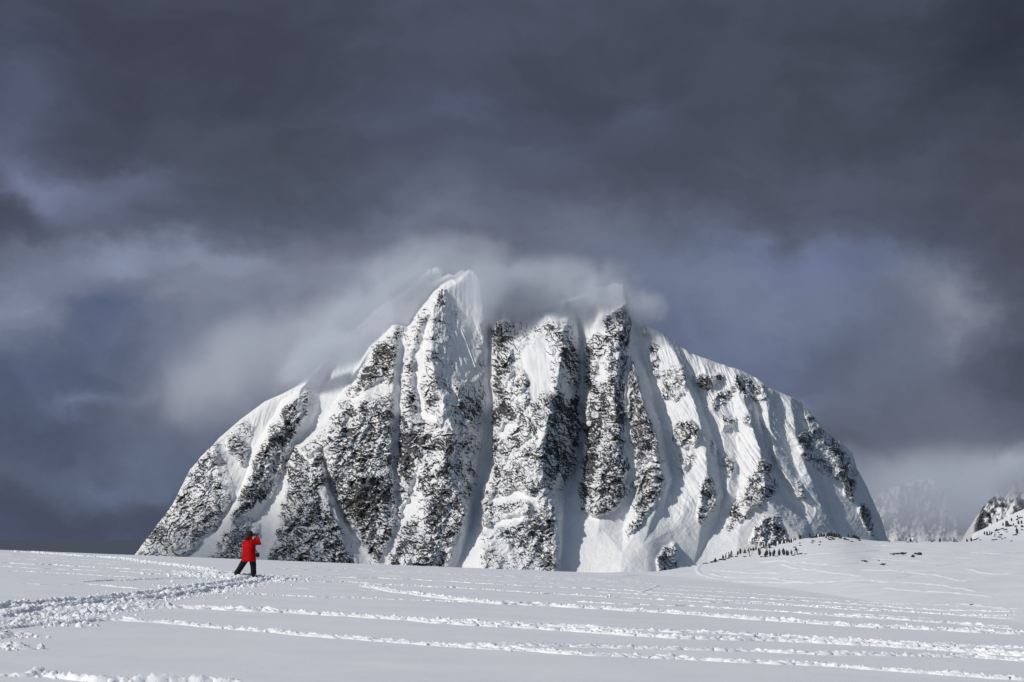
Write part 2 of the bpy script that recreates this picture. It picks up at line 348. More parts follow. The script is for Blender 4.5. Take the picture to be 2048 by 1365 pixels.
ROCKS = [
 (.20,[(650,850),(745,700),(790,655),(880,600),(975,640),(985,880),(925,1150),(530,1150),(600,900)]),
 (.21,[(985,640),(1160,650),(1165,940),(1110,1000),(1120,1160),(960,1160),(955,1000)]),
 (.05,[(1290,680),(1530,780),(1560,900),(1600,1060),(1450,1150),(1340,1150),(1350,960)]),
 (.17,[(262,1130),(345,1010),(425,890),(480,840),(520,850),(470,980),(440,1040),(370,1130)]),
 (.42,[(262,1120),(310,1060),(345,1005),(380,945),(425,885),(432,890),(437,960),(455,985),(470,1000),(440,1040),(400,1080),(360,1115)]),
 (.45,[(455,870),(480,870),(492,905),(490,935),(470,930),(455,905)]),
 (.66,[(575,810),(600,790),(598,840),(585,880),(570,900),(560,950),(540,990),(500,1020),(470,1045),(462,1040),(490,980),(510,920),(540,860)]),
 (.30,[(600,790),(625,780),(610,830),(598,870)]),(.30,[(520,980),(560,960),(590,900),(575,890),(560,930)]),
 (.30,[(560,900),(600,880),(580,930),(565,960)]),
 (.35,[(410,1120),(450,1070),(500,1040),(530,1050),(490,1090),(460,1125)]),(.6,[(455,1120),(470,1085),(485,1085),(478,1125)]),
 (.62,[(595,905),(640,905),(650,960),(635,985),(650,1000),(670,1040),(695,1100),(705,1135),(530,1135),(545,1080),(565,1030),(575,980),(580,940)]),
 (.80,[(745,695),(790,670),(788,750),(770,760),(735,765),(700,800),(690,810),(715,770),(735,730)]),
 (.60,[(655,850),(690,820),(780,790),(782,850),(785,940),(795,985),(790,1040),(770,1110),(755,1125),(735,1100),(700,1050),(670,985),(660,960),(655,900)]),
 (.97,[(665,990),(700,965),(740,950),(780,965),(765,1010),(735,1045),(715,1050),(695,1030)]),(.85,[(740,1080),(770,1060),(790,1050),(765,1120),(750,1122)]),
 (.50,[(795,790),(850,790),(890,850),(905,900),(895,960),(920,990),(927,1060),(900,1140),(780,1135),(790,1060),(800,990),(790,900)]),
 (.88,[(800,870),(845,860),(840,920),(820,950),(800,960),(797,900)]),(.97,[(895,865),(914,862),(907,900),(895,912)]),
 (.68,[(880,980),(925,985),(925,1060),(905,1070),(885,1020)]),(.25,[(815,1010),(850,1000),(850,1040),(800,1060)]),
 (.40,[(840,640),(860,600),(862,700),(870,760),(890,850),(850,850),(800,790),(805,740),(830,700)]),
 (.05,[(838,680),(852,650),(858,700),(850,740),(838,780),(845,830),(835,800),(828,720)]),
 (.6,[(868,590),(890,575),(897,600),(885,620),(872,605)]),
 (.33,[(880,780),(930,760),(975,800),(970,900),(940,960),(925,980),(900,860)]),(.5,[(925,800),(960,790),(962,860),(940,850)]),
 (.62,[(983,650),(1020,650),(1018,760),(990,790),(982,740)]),
 (.72,[(1048,740),(1052,770),(1010,820),(985,870),(985,835),(1000,800),(1030,770)]),
 (.40,[(985,860),(1050,790),(1105,790),(1090,850),(1086,960),(1070,985),(960,1010),(955,985),(980,930)]),
 (.36,[(955,1010),(1085,980),(1115,1040),(1118,1110),(1108,1150),(1075,1150),(1070,1100),(990,1075)]),
 (.70,[(1050,1050),(1085,1025),(1105,1060),(1060,1080)]),(.7,[(1070,1110),(1110,1105),(1110,1150),(1085,1150)]),
 (.04,[(1040,700),(1075,680),(1105,720),(1100,780),(1060,790),(1050,760)]),
 (.35,[(1070,650),(1130,640),(1140,680),(1110,690)]),(.88,[(1125,700),(1145,680),(1160,740),(1150,748),(1122,735)]),
 (.74,[(1095,840),(1110,800),(1160,790),(1165,870),(1155,930),(1130,960),(1100,955),(1087,960)]),
 (.64,[(1168,690),(1250,640),(1262,700),(1250,850),(1260,920),(1250,960),(1258,985),(1215,1030),(1170,1025),(1155,990),(1165,900),(1172,820),(1170,750)]),
 (.25,[(1185,720),(1220,690),(1215,800),(1190,770)]),
 (.9,[(1225,770),(1250,760),(1250,860),(1235,900),(1225,860)]),(.88,[(1170,830),(1192,830),(1187,960),(1172,960)]),
 (.68,[(1252,710),(1262,715),(1285,790),(1308,870),(1318,890),(1290,930),(1275,970),(1255,985),(1262,900),(1258,820)]),
 (.46,[(1275,980),(1320,880),(1328,960),(1290,1050),(1262,1075),(1245,1110),(1240,1090),(1262,1030),(1265,1000)]),
 (.6,[(1290,700),(1315,690),(1315,750),(1315,780),(1300,760)]),(.35,[(1320,740),(1370,730),(1375,780),(1350,810),(1325,790)]),
 (.55,[(1350,850),(1385,840),(1395,860),(1390,895),(1350,895)]),(.5,[(1390,750),(1450,750),(1440,760),(1415,780),(1395,775)]),
 (.45,[(1420,800),(1475,770),(1470,790),(1430,820)]),(.52,[(1465,750),(1530,772),(1530,800),(1495,800),(1480,780)]),
 (.4,[(1440,840),(1470,830),(1465,850),(1445,860)]),(.6,[(1485,820),(1500,830),(1500,855),(1490,850)]),
 (.6,[(1450,920),(1468,925),(1460,965)]),(.4,[(1420,880),(1440,890),(1430,920)]),(.3,[(1345,900),(1390,910),(1370,960),(1345,970)]),
 (.52,[(1405,960),(1415,945),(1437,990),(1430,1010),(1405,1045),(1395,1040)]),
 (.46,[(1520,920),(1540,930),(1550,970),(1535,1000),(1500,1020),(1460,1070),(1455,1060),(1470,1000),(1500,960)]),
 (.5,[(1500,1080),(1530,1030),(1560,1045),(1580,1090),(1540,1105)]),
 (.55,[(1600,808),(1640,850),(1680,888),(1712,940),(1700,960),(1690,970),(1650,920),(1640,880),(1615,850)]),
 (.75,[(1695,960),(1712,960),(1702,1005),(1690,990)]),(.75,[(1715,1015),(1735,1010),(1745,1060),(1760,1090),(1735,1060)]),
 (.33,[(1590,870),(1620,850),(1680,930),(1670,960),(1620,930),(1600,900)]),(.35,[(1585,960),(1600,960),(1615,1000),(1600,1000)]),
 (.5,[(1345,1085),(1352,1090),(1350,1150),(1315,1150),(1318,1110)]),
 (.25,[(640,690),(700,660),(720,680),(680,720),(650,740)]),
 (.5,[(1290,652),(1300,665),(1270,690),(1262,660)]),(.6,[(1205,640),(1255,600),(1260,650),(1240,680),(1210,670)]),
]
SNOWS = [ # open snow runs: polyline with half-widths
 [(975,650,6),(980,760,6),(976,860,9),(968,950,12),(950,1020,12),(935,1070,22),(925,1150,40)],
 [(803,680,6),(798,780,8),(795,860,5),(789,940,5),(796,1000,5),(790,1060,4),(765,1130,10)],
 [(1163,690,6),(1163,790,6),(1160,930,8),(1140,985,18),(1150,1060,30),(1175,1130,60)],
 [(1256,700,5),(1252,850,4),(1256,930,6)],
 [(1272,650,8),(1300,760,14),(1330,870,12),(1348,940,14),(1338,1000,18),(1300,1070,28),(1230,1140,50)],
 [(645,905,5),(664,975,6),(690,1040,6),(715,1088,8),(735,1140,12)],
 [(940,600,12),(925,680,30),(930,740,20)],
 [(855,640,5),(838,700,8),(836,760,9),(845,830,8),(870,840,4)],
 [(450,890,6),(475,950,12),(480,980,10),(455,1040,10),(400,1100,10)],
 [(740,778,4),(785,772,6)],[(690,840,6),(725,830,5)],
 [(1075,690,12),(1085,740,18),(1070,790,10)],[(1200,760,6),(1205,730,8)],
 [(1264,718,2),(1285,790,3),(1304,850,2)],[(652,975,3),(672,1025,4),(690,1075,4),(704,1125,5)],[(1090,985,2),(1106,1011,3),(1118,1045,3),(1121,1108,4)],
 [(980,880,3),(968,950,3),(955,1000,3)],[(1168,700,2),(1172,800,2),(1168,880,3)],[(640,900,6),(618,925,5),(600,905,4)],[(873,600,2),(864,640,3),(862,700,2)],
 [(700,800,4),(740,790,5),(778,800,4)],[(880,690,2),(905,780,3),(925,850,2)],[(1128,850,2),(1140,910,3)],[(1205,880,2),(1198,960,3),(1190,1010,3)],[(840,930,3),(825,985,6),(815,1020,8)],
 [(1000,870,6),(1030,850,8)],[(1040,900,5),(1060,880,7)],[(985,1000,5),(1040,990,7),(1075,1010,5)],[(975,1060,8),(1010,1045,7),(1040,1040,5)],
 [(1270,900,3),(1258,910,8),(1268,945,9),(1255,970,5)],
 [(815,1010,6),(800,1060,5),(775,1110,8)],[(840,990,6),(825,1020,5)]]
TINT = [[(1350,850),(1385,840),(1390,870),(1355,880)],[(810,950),(850,930),(850,990),(815,1000)],[(1290,900),(1325,860),(1325,890),(1300,910)],[(690,1000),(740,990),(730,1040),(700,1040)],[(735,700),(790,690),(780,750),(740,755)],[(1060,1050),(1100,1020),(1100,1060),(1065,1080)]]

def poly_mask(poly, xs, ys):     # xs, ys 2-D grids
    m = np.zeros(xs.shape, bool); n = len(poly)
    for i in range(n):
        x1, y1 = poly[i]; x2, y2 = poly[(i + 1) % n]
        if y1 == y2: continue
        c = ((ys < y1) != (ys < y2)) & (xs < (x2 - x1) * (ys - y1) / (y2 - y1) + x1)
        m ^= c
    return m
def raster_depth(lines, x0, x1, y0, y1, corner):
    pts = []; edges = []; off = {}
    for L in lines:
        prev = None
        for (x, y, o) in L:
            i = len(pts); pts.append(Vector((x, y))); off[i] = o
            if prev is not None: edges.append((prev, i))
            prev = i
    for x, y, o in corner: off[len(pts)] = o; pts.append(Vector((x, y)))
    vs, es, fs, ov, oe, of = geometry.delaunay_2d_cdt(pts, edges, [], 0, 1e-3)
    z = []
    for k, v in enumerate(vs):
        src = ov[k]
        if src: z.append(sum(off[s] for s in src) / len(src))
        else:   # crossing of two lines: take the nearest given point
            z.append(off[min(range(len(pts)), key=lambda q: (pts[q] - v).length)])
    H, Wd = y1 - y0 + 1, x1 - x0 + 1
    out = np.zeros((H, Wd), np.float32)
    for f in fs:
        if len(f) != 3: continue
        (ax, ay), (bx, by), (cx, cy) = [vs[i] for i in f]; za, zb, zc = [z[i] for i in f]
        xa, xb = int(max(x0, math.floor(min(ax, bx, cx)))), int(min(x1, math.ceil(max(ax, bx, cx))))
        ya, yb = int(max(y0, math.floor(min(ay, by, cy)))), int(min(y1, math.ceil(max(ay, by, cy))))
        if xa > xb or ya > yb: continue
        X, Y = np.meshgrid(np.arange(xa, xb + 1), np.arange(ya, yb + 1))
        d = (by - cy) * (ax - cx) + (cx - bx) * (ay - cy)
        if abs(d) < 1e-9: continue
        l1 = ((by - cy) * (X - cx) + (cx - bx) * (Y - cy)) / d; l2 = ((cy - ay) * (X - cx) + (ax - cx) * (Y - cy)) / d
        m = (l1 >= -1e-4) & (l2 >= -1e-4) & (l1 + l2 <= 1.0001)
        sub = out[ya - y0:yb - y0 + 1, xa - x0:xb - x0 + 1]
        sub[m] = (l1 * za + l2 * zb + (1 - l1 - l2) * zc)[m]
    return out

def build_mountain():
    corner = [(x, y, o) for x, y, o in ((240,1200,-30),(240,500,120),(600,500,180),(900,500,160),(1240,500,60),(1500,500,120),(1800,500,120),(1800,800,120),(1800,1200,40),(600,1200,-160),(1010,1200,-190),(1500,1200,-150),(300,1070,40),(345,1010,35),(400,910,40),(1715,940,70),(1735,975,60),(1765,1045,45),(1785,1100,40))]
    D0 = raster_depth(LINES, X0, X1, YT, YB, corner)
    D0 = (blur(D0, 1) * .8 + blur(D0, 6) * .2) * 1.16
    gx, gy = np.meshgrid(np.arange(X0, X1 + 1, dtype=np.float32), np.arange(YT, YB + 1, dtype=np.float32))
    dens = np.full(gx.shape, .0, np.float32)
    wx = gx + 15 * fbm(gx / 26, gy / 26, 4, 11, .62); wy = gy + 18 * fbm(gx / 26, gy / 30, 4, 15, .62)
    for d, p in ROCKS:
        m = poly_mask(p, wx, wy); dens[m] = d
    for L in SNOWS:
        for (xa, ya, ra), (xb, yb, rb_) in zip(L[:-1], L[1:]):
            t0 = np.clip(((wx - xa) * (xb - xa) + (wy - ya) * (yb - ya)) / ((xb - xa) ** 2 + (yb - ya) ** 2), 0, 1)
            dd = np.hypot(wx - xa - t0 * (xb - xa), wy - ya - t0 * (yb - ya)); dens[dd < (ra + (rb_ - ra) * t0) * .9] = 0
    dens = blur(dens, 4)
    tint = np.zeros_like(dens)
    for p in TINT: tint[poly_mask(p, wx, wy)] = 1
    tint = blur(tint, 4)
    # grid: columns every 0.9 px, rows from skyline to foot
    nc, nr = 1720, 660
    px = np.linspace(238, 1802, nc)
    s = np.interp(px, [a for a, b in SIL], [b for a, b in SIL])
    rough = 2.2 + 3.5 * ss(np.abs(px - 1030), 300, 0)*0 
    s = s + 5 * fbm(px / 20, px * 0 + 2, 4, 33, .6) * ss(px, 600, 640) * (1 - ss(px, 880, 900)) + rough * fbm(px / 16, px * 0, 4, 31, .6)*ss(px,560,600)*0.6 + 4 * fbm(px / 14, px * 0 + 5, 4, 35, .65) * (1 - ss(px, 430, 450)) + 6 * fbm(px / 19, px * 0 + 9, 5, 36, .62) * ss(px, 1600, 1650) + 1.3 * fbm(px / 22, px * 0 + 3, 4, 37, .6) * ss(px, 1300, 1340)
    tt = np.linspace(0, 1, nr) ** 1.0
    PX = np.repeat(px[None, :], nr, 0)
    PY = s[None, :] + tt[:, None] * (1190 - s[None, :])
    # warp for natural edges
    a1 = (7.0 + 9 * ss(PY, 700, 900) * ss(PY, 1120, 1000)) * fbm(PX / 38, PY / 34, 4, 41, .58); a2 = 16.0 * fbm(PX / 34, PY / 30, 4, 45, .6)
    dn = bilin(dens, PX - X0, PY - YT); ti = bilin(tint, PX - X0, PY - YT)
    a1 = a1 * (.3 + .7 * ss(dn, .04, .3)); a2 = a2 * (.3 + .7 * ss(dn, .04, .3))
    off = bilin(D0, PX + a1 - X0, PY + a2 - YT) * (1 - .22 * ss(PX, 1290, 1350))
    rk = ss(dn, .08, .4)
    # fall-line direction swings outwards left and right of the centre
    lean = (PX - 950) / 700.0
    w1 = 22 * fbm(PX / 90, PY / 90, 3, 47, .55); w2 = 10 * fbm(PX / 30, PY / 26, 3, 57, .6)
    xs_ = PX - (PY - 600) * .42 * lean
    # buttresses, ribs that branch, slanting ledges, blocks
    A = 15 * fbm((xs_ + w1) / 44, (PY + w1) / 105, 2, 51, .5, True)
    B = 8.0 * fbm((xs_ + w1 + w2) / 19, (PY - w1) / 36, 3, 55, .6, True)
    sa, sb = -PX * .45 + PY * .89 + w1 * .9, PX * .89 + PY * .45 + w1 * .5 + w2 * .8
    Cst = 2.3 * fbm(sb / 9.5, sa / 27, 3, 59, .62, True) * (.5 + ss(fbm(PX / 40, PY / 40, 2, 67), -.4, .4))
    Dst = 1.9 * fbm((-PX * .34 + PY * .94 + w2 * 1.3) / 9, (PX * .94 + PY * .34 + w2) / 15, 3, 61, .62, True)
    fw = 5 * fbm(PX / 16, PY / 16, 3, 77, .6)
    F1 = 5.2 * facets((sb + w2 * .5 + fw) / 21, (sa + w2 * .5 - fw) / 36, 1); F2 = 2.9 * facets((sb + fw + w2 * .3) / 9, (sa - fw) / 14, 2); F3 = 1.5 * facets((PX + fw) / 4.6, (PY - fw) / 5.5, 3)
    E = 1.9 * fbm((PX + w2) / 5.2, (PY + w2) / 5.8, 3, 63, .62, True)
    T_ = 9 * fbm((PX + w1 * 1.5) / 62, (PY + w1 * 1.5 + .35 * PX) / 30, 3, 73, .55, True)
    lo = ss(PY, 1120, 960)
    det = A * ((.10 + .16 * lo) * (1 - rk) + rk) + T_ * (.05 + .95 * rk) + B * ((.03 + .09 * lo) * (1 - rk) + rk) + (Cst + Dst + F1 + F2 + F3) * (.01 + .99 * rk) + E * (.015 + .985 * rk)
    # flutings on open snow
    rf = ss(PX, 1290, 1340) * ss(PY, 1110, 1000)
    det = det + rf * (1 - .6 * rk) * (7 * fbm((xs_ - (PY - 700) * .22 + w2) / 30, (PY + w1) / 120, 3, 78, .55, True))
    flute = (3.2 + 2.6 * rf) * fbm((xs_ - rf * (PY - 700) * .22) / 9, PY / 150, 2, 65, .5, True) * (1 - rk) * ss(PY, 1120, 900) * (.25 + .75 * ss(fbm(PX / 70, PY / 70, 2, 69), -.2, .5))
    # strong hanging flutes on the shaded summit face and right skyline
    fz = np.exp(-((PX - 925 - (PY - 690) * .22) / 38) ** 2 - ((PY - 690) / 75) ** 2)
    fz2 = ss(PX, 1290, 1310) * (1 - ss(PX, 1480, 1520)) * np.exp(-((PY - s[None, :] - 30) / 45) ** 2)
    flute = flute + fz * 5.5 * fbm((PX - (PY - 640) * .38) / 10, PY / 260, 2, 71, .5, True) + fz2 * 5.5 * fbm((PX - (PY - 700) * .3) / 11, PY / 200, 2, 75, .5, True)
    off = off - det - flute
    slope = .62
    Y = MD + slope * (1150 - PY) + off
    # round the skyline back
    top = np.exp(-(PY - s[None, :]) / 7.0)
    Y = Y + 16 * top
    Y = Y + .00028 * (PX - 1000) ** 2 + .55 * np.maximum(PX - 1545 - (PY - 800) * .25, 0) ** 1.06
    # rock shows where the fine relief is steep or overhangs; snow stays on the ledges
    pyd = (1190 - s[None, :]) / (nr - 1)
    def steep(h): g = np.gradient(h, axis=0) / pyd; return g / (np.std(g) + 1e-6)
    fine_h = -(Cst + Dst + E + .9 * F1 + F2 + F3)
    st = np.clip(steep(fine_h), -2.5, 2.5)
    gx_ = np.gradient(fine_h, axis=1); gx_ = np.clip(gx_ / (np.std(gx_) + 1e-6), -2.5, 2.5)
    n = -(.55 * st) + .34 * gx_ + .34 * fbm(PX / 4.0, PY / 3.6, 3, 81, .65) + .75 * fbm((xs_ + w1) / 17, PY / 30, 3, 85, .6)
    r_ = np.sort(n[::4, ::4].ravel()); cdf = np.interp(n, r_[::50], np.linspace(0, 1, len(r_[::50])))
    dn2 = np.clip(dn * .89 + ss(dn, .06, .3) * (1 - ss(dn, .85, 1)) * (.42 * fbm((xs_ + w1) / 36, (PY + w1) / 44, 4, 89, .6) + .46 * fbm((sb + w1) / 17, (sa + w1) / 60, 3, 87, .55)), 0, 1)
    rock = np.clip((dn2 * .93 - cdf) * 1.75 + .44, 0, 1) * ss(dn, .01, .14)
    rock[PY > 1165] *= .3
    u = (PX - 1024) / F; b = (682.5 - PY) / F
    yy = CP - b * SP; u = u / yy; v = (SP + b * CP) / yy
    co = np.stack([u * Y, Y, CAMZ + v * Y], -1)
    # far side: rows that fall away behind the skyline
    nb = 26; back = []
    rb = []
    for k in range(1, nb + 1):
        f = k / nb
        yk = Y[0] + 700 * f ** 1.2 + 25 * fbm(px / 60, px * 0 + f * 6, 3, 91) * f
        zt = co[0, :, 2]; zk = zt + (-110 - zt) * f ** .9 + 12 * fbm(px / 40, px * 0 + f * 9, 3, 93) * min(1, f * 4) * (1 - f)
        zk = np.minimum(zk, CAMZ + v[0] * yk - 3 * f)
        back.append(np.stack([co[0, :, 0] * (yk / Y[0]) ** .2, yk, zk], -1)); rb.append(np.full(nc, .25))
    co = np.concatenate([np.stack(back[::-1]), co]); rock = np.concatenate([np.stack(rb[::-1]), rock]); ti = np.concatenate([np.zeros((nb, nc)), ti])
    q = grid_quads(nr + nb, nc)[:, ::-1]
    me = mesh_np('mountain', co.reshape(-1, 3), q)
    vattr(me, 'rock', rock); vattr(me, 'tint', ti)
    o = link('mountain', me, MOUNT); tag(o, kind='structure'); return o
build_mountain()

def build_far(name, sil, dist, seed, foot, thick=600):
    xs = [a for a, b in sil]; nc = int((xs[-1] - xs[0]) / 1.3); nr = 170
    px = np.linspace(xs[0], xs[-1], nc)
    s = np.interp(px, xs, [b for a, b in sil]) + 2.5 * fbm(px / 20, px * 0, 4, seed, .6)
    tt = np.linspace(0, 1, nr)[:, None]
    PX = np.repeat(px[None], nr, 0); PY = s[None] + tt * (foot - s[None])
    k = dist / F
    off = 26 * k * fbm(PX / 60, PY / 110, 4, seed + 3, .55, True) + 4 * k * fbm(PX / 10, PY / 14, 3, seed + 9, .6, True)
    Y = dist + .62 * k * (1150 - PY) - off
    n = fbm(PX / 8, PY / 9, 4, seed + 13, .6) * .7 + .6 * fbm(PX / 26, PY / 44, 3, seed + 17)
    rock = np.clip(n * 2.2 + .35 + .7 * np.exp(-np.maximum(PX - xs[0], 0) / 14.0), 0, 1)
    u = (PX - 1024) / F; b = (682.5 - PY) / F
    yy = CP - b * SP; u = u / yy; v = (SP + b * CP) / yy
    co = np.stack([u * Y, Y, CAMZ + v * Y], -1)
    back = []
    for j in range(1, 11):
        f = j / 10
        back.append(np.stack([co[0, :, 0], Y[0] + thick * f, co[0, :, 2] * (1 - f) - 120 * f], -1))
    co = np.concatenate([np.stack(back[::-1]), co]); rock = np.concatenate([np.full((10, nc), .3), rock])
    me = mesh_np(name, co.reshape(-1, 3), grid_quads(nr + 10, nc)[:, ::-1])
    vattr(me, 'rock', rock); vattr(me, 'tint', rock * 0)
    return tag(link(name, me, MOUNT), kind='structure')
build_far('mountain', [(1640,1120),(1700,1060),(1745,1000),(1775,978),(1800,972),(1830,962),(1862,958),(1888,985),(1905,1030),(1935,1090),(1960,1130)], 5600, 120, 1150)
build_far('mountain', [(1952,1130),(1956,1085),(1957,1042),(1966,1014),(1980,1000),(1996,988),(2012,1000),(2030,960),(2060,930),(2110,880),(2200,840),(2320,860),(2480,980),(2600,1130)], 4700, 150, 1150)

# ------------------------------------------------------------------ ground: snow field, rise on the right, drop beyond
TOE = [(1180,1165),(1300,1150),(1500,1170),(1800,1215),(2048,1247),(2300,1280),(2700,1330)]
CREST = [(1180,1138,150),(1300,1146,155),(1350,1139,165),(1410,1128,180),(1440,1116,195),(1500,1100,215),(1560,1088,232),(1600,1078,240),(1640,1072,245),(1706,1074,248),(1732,1083,250),(2048,1084,262),(2300,1082,270),(2700,1070,280)]
HILL2 = [(1700,-4),(1900,-3),(1935,1),(1970,17),(2010,38),(2048,58),(2120,80),(2250,110),(2700,130)]
def field(X, Y):
    return -.038 * X - .0055 * Y
TU = np.array([uv_of(a, b)[0] for a, b in TOE]); TV = np.array([uv_of(a, b)[1] for a, b in TOE])
TY = 1.6 / (-TV - .038 * TU - .0055)

CU = np.array([uv_of(a, b)[0] for a, b, c in CREST]); CV = np.array([uv_of(a, b)[1] for a, b, c in CREST]); CY = np.array([c for a, b, c in CREST], float)
HU = np.array([uv_of(a, 1075)[0] for a, b in HILL2]); HV = np.array([b for a, b in HILL2]) / F
_g = np.linspace(-.3, .6, 1800); _k = np.exp(-.5 * (np.arange(-45, 46) / 13.) ** 2); _k /= _k.sum()
def smt(U_, V_): return np.convolve(np.pad(np.interp(_g, U_, V_), 45, mode='edge'), _k, 'valid')
_ty, _cy, _cv, _h2 = smt(TU, TY), smt(CU, CY), smt(CU, CV), smt(HU, HV)
def ground(X, Y, detail=True):
    X = np.asarray(X, float); Y = np.asarray(Y, float)
    u = X / np.maximum(Y, 6.0)
    z = field(X, Y)
    w = ss(u, TU[0], TU[1])
    ty = np.interp(u, _g, _ty); cy = np.interp(u, _g, _cy); cv = np.interp(u, _g, _cv)
    zt = field(u * ty, ty); zc = CAMZ + cv * cy
    tq = np.clip((Y - ty) / np.maximum(cy - ty, 5), 0, 1)
    hz = zt + (zc - zt) * (tq * .8 + .2 * ss(tq, 0, 1))
    hill = np.where(Y > ty, hz, z)
    edge = np.where(w > 0, cy, 152.0)
    if detail:
        hill = hill + .085 * fbm(X / 2.6, Y / 3.2, 4, 201, .6) * ss(tq, 0, .12) * (1 - ss(tq, .9, 1.0)) + .16 * fbm(X / 9, Y / 16, 3, 207) * ss(tq, 0, .3) * (1 - ss(tq, .8, 1))
    z = z * (1 - w) + hill * w
    if detail:
        z = z + .05 * fbm(X / 14, Y / 14, 3, 211) * ss(Y, 10, 30) * (1 - ss(Y, 120, 150)) * (1 - w)
        z = z + .012 * fbm(X / 2.5, Y / 2.5, 3, 215)
    # beyond the crest it falls off towards the water
    eY = edge * (w) + 152 * (1 - w)
    over = np.maximum(Y - eY, 0)
    drop = .0045 * np.minimum(over, 60) ** 2 + np.maximum(over - 60, 0) * .55
    h2 = np.interp(u, _g, _h2)
    rise = ss(over, 2, 60) * (CAMZ + h2 * 320 - z)
    w2 = ss(u, HU[2] - .012, HU[2] + .004)
    drop2 = np.maximum(Y - 325, 0) * .6
    z = z - drop * (1 - w2) + w2 * (rise - drop2)
    return np.maximum(z, -84)
def gz(x, y): return float(ground(np.array([x]), np.array([y]))[0])
def hit(px, py, far=False):        # where the ray of a photo pixel meets the snow
    u, v = uv_of(px, py)
    Ys = np.linspace(12, 340, 6000); g_ = ground(u * Ys, Ys, False) - (CAMZ + v * Ys)
    k = np.argmax(g_ > 0)
    if not (g_ > 0).any(): k = int(np.argmax(g_))
    y = Ys[k]; return float(u * y), float(y)

def build_ground():
    Ys = np.concatenate([np.linspace(-60, 8, 18)[:-1], 1 / np.linspace(1 / 8., 1 / 60., 260)[:-1], np.linspace(60, 345, 620)[:-1], np.linspace(345, 900, 60)])
    sx = np.linspace(-.62, .62, 1300)
    Yg, S = np.meshgrid(Ys, sx, indexing='ij')
    X = S * (np.maximum(Yg, -40) + 62)
    Z = ground(X, Yg)
    co = np.stack([X, Yg, Z], -1)
    return tag(link('snow_ground', mesh_np('snow_ground', co.reshape(-1, 3), grid_quads(len(Ys), len(sx))), SNOW), kind='structure')
build_ground()

# water and land floor to the horizon
m, t = mat_new('dark_sea_water')
co = t.new('ShaderNodeTexCoord').outputs['Object']
p = t.new('ShaderNodeBsdfPrincipled'); t.put(p.inputs['Base Color'], (.085, .098, .135)); p.inputs['Roughness'].default_value = .6
b = t.new('ShaderNodeBump'); b.inputs['Distance'].default_value = 1.0; b.inputs['Strength'].default_value = .8
t.put(b.inputs['Height'], t.noise(co, .08, 6, .6)); t.put(p.inputs['Normal'], b.outputs[0])
o = t.new('ShaderNodeOutputMaterial'); t.l.new(p.outputs[0], o.inputs[0])
bm = bmesh.new()
bmesh.ops.create_circle(bm, cap_ends=True, segments=96, radius=60000, matrix=Matrix.Translation((0, 0, -80)))
me = bpy.data.meshes.new('water'); bm.to_mesh(me); bm.free()
tag(link('water', me, m), kind='structure')

# ------------------------------------------------------------------ tracks: ridges of kicked-up snow, laid on the field
def path_pts(pl, step):
    P = []
    for (a, b), (c, d) in zip(pl[:-1], pl[1:]):
        n = max(2, int(math.hypot(c - a, d - b) / 6))
        for i in range(n): P.append((a + (c - a) * i / n, b + (d - b) * i / n))
    P.append(pl[-1])
    P = np.array(P)
    k = np.arange(len(P)); P[:, 1] += 1.3 * fbm(P[:, 0] / 40. + pl[0][1] * .37, k * 0 + pl[0][1] * .91, 3, 301)
    u, v = uv_of(P[:, 0], P[:, 1])
    Y = 1.6 / np.maximum(-v - .038 * u - .0055, .0098)
    g3 = np.stack([u * Y, Y], -1)
    d = np.r_[0, np.cumsum(np.hypot(*np.diff(g3, axis=0).T))]
    s = np.arange(0, d[-1], step)
    return np.stack([np.interp(s, d, g3[:, 0]), np.interp(s, d, g3[:, 1])], -1), s
TR = []
def strip(pl, width, height, seed, twin=False, lump=.22, step=.06, cont=.6, na=16):
    c, s = path_pts(pl, step)
    if len(c) < 4: return
    tg = np.gradient(c, axis=0); tg /= np.linalg.norm(tg, axis=1)[:, None] + 1e-9
    nm = np.stack([-tg[:, 1], tg[:, 0]], -1)
    w = np.linspace(-1, 1, na)
    S, Wd = np.meshgrid(s, w, indexing='ij')
    wob = (.35 * fbm(s / 1.7 + seed * 1.37, s * 0 + seed * .61, 3, seed + 2))[:, None]
    base = c[:, None, :] + nm[:, None, :] * (Wd * width + wob * width)[..., None]
    L = Wd * width + seed * .377; S = S + seed * 7.913 + .31 * L
    n = fbm(S / lump, L / (lump * .75), 4, seed + 5, .68); n = n + .5 * fbm(S / lump * 1.3, L / lump, 3, seed + 8, .6, True)
    big = fbm(S / (lump * 3.5), L / (lump * 2), 3, seed + 11)
    prof = np.exp(-(Wd / .5) ** 2) if not twin else np.exp(-((np.abs(Wd) - .55) / .27) ** 2) * 1.1
    h = height * (prof * (.5 + .55 * n + .55 * big) + .25 * prof * np.maximum(n, 0)) + (cont - .6) * height * prof
    S = None
    ends = np.minimum(ss(s, 0, .8), ss(s[-1] - s, 0, .8))[:, None]
    h = h * ends * (1 - Wd ** 6) - .03 * (1 - prof) - .02
    z = ground(base[..., 0], base[..., 1]) + h
    TR.append((np.concatenate([base, z[..., None]], -1), len(s), na))
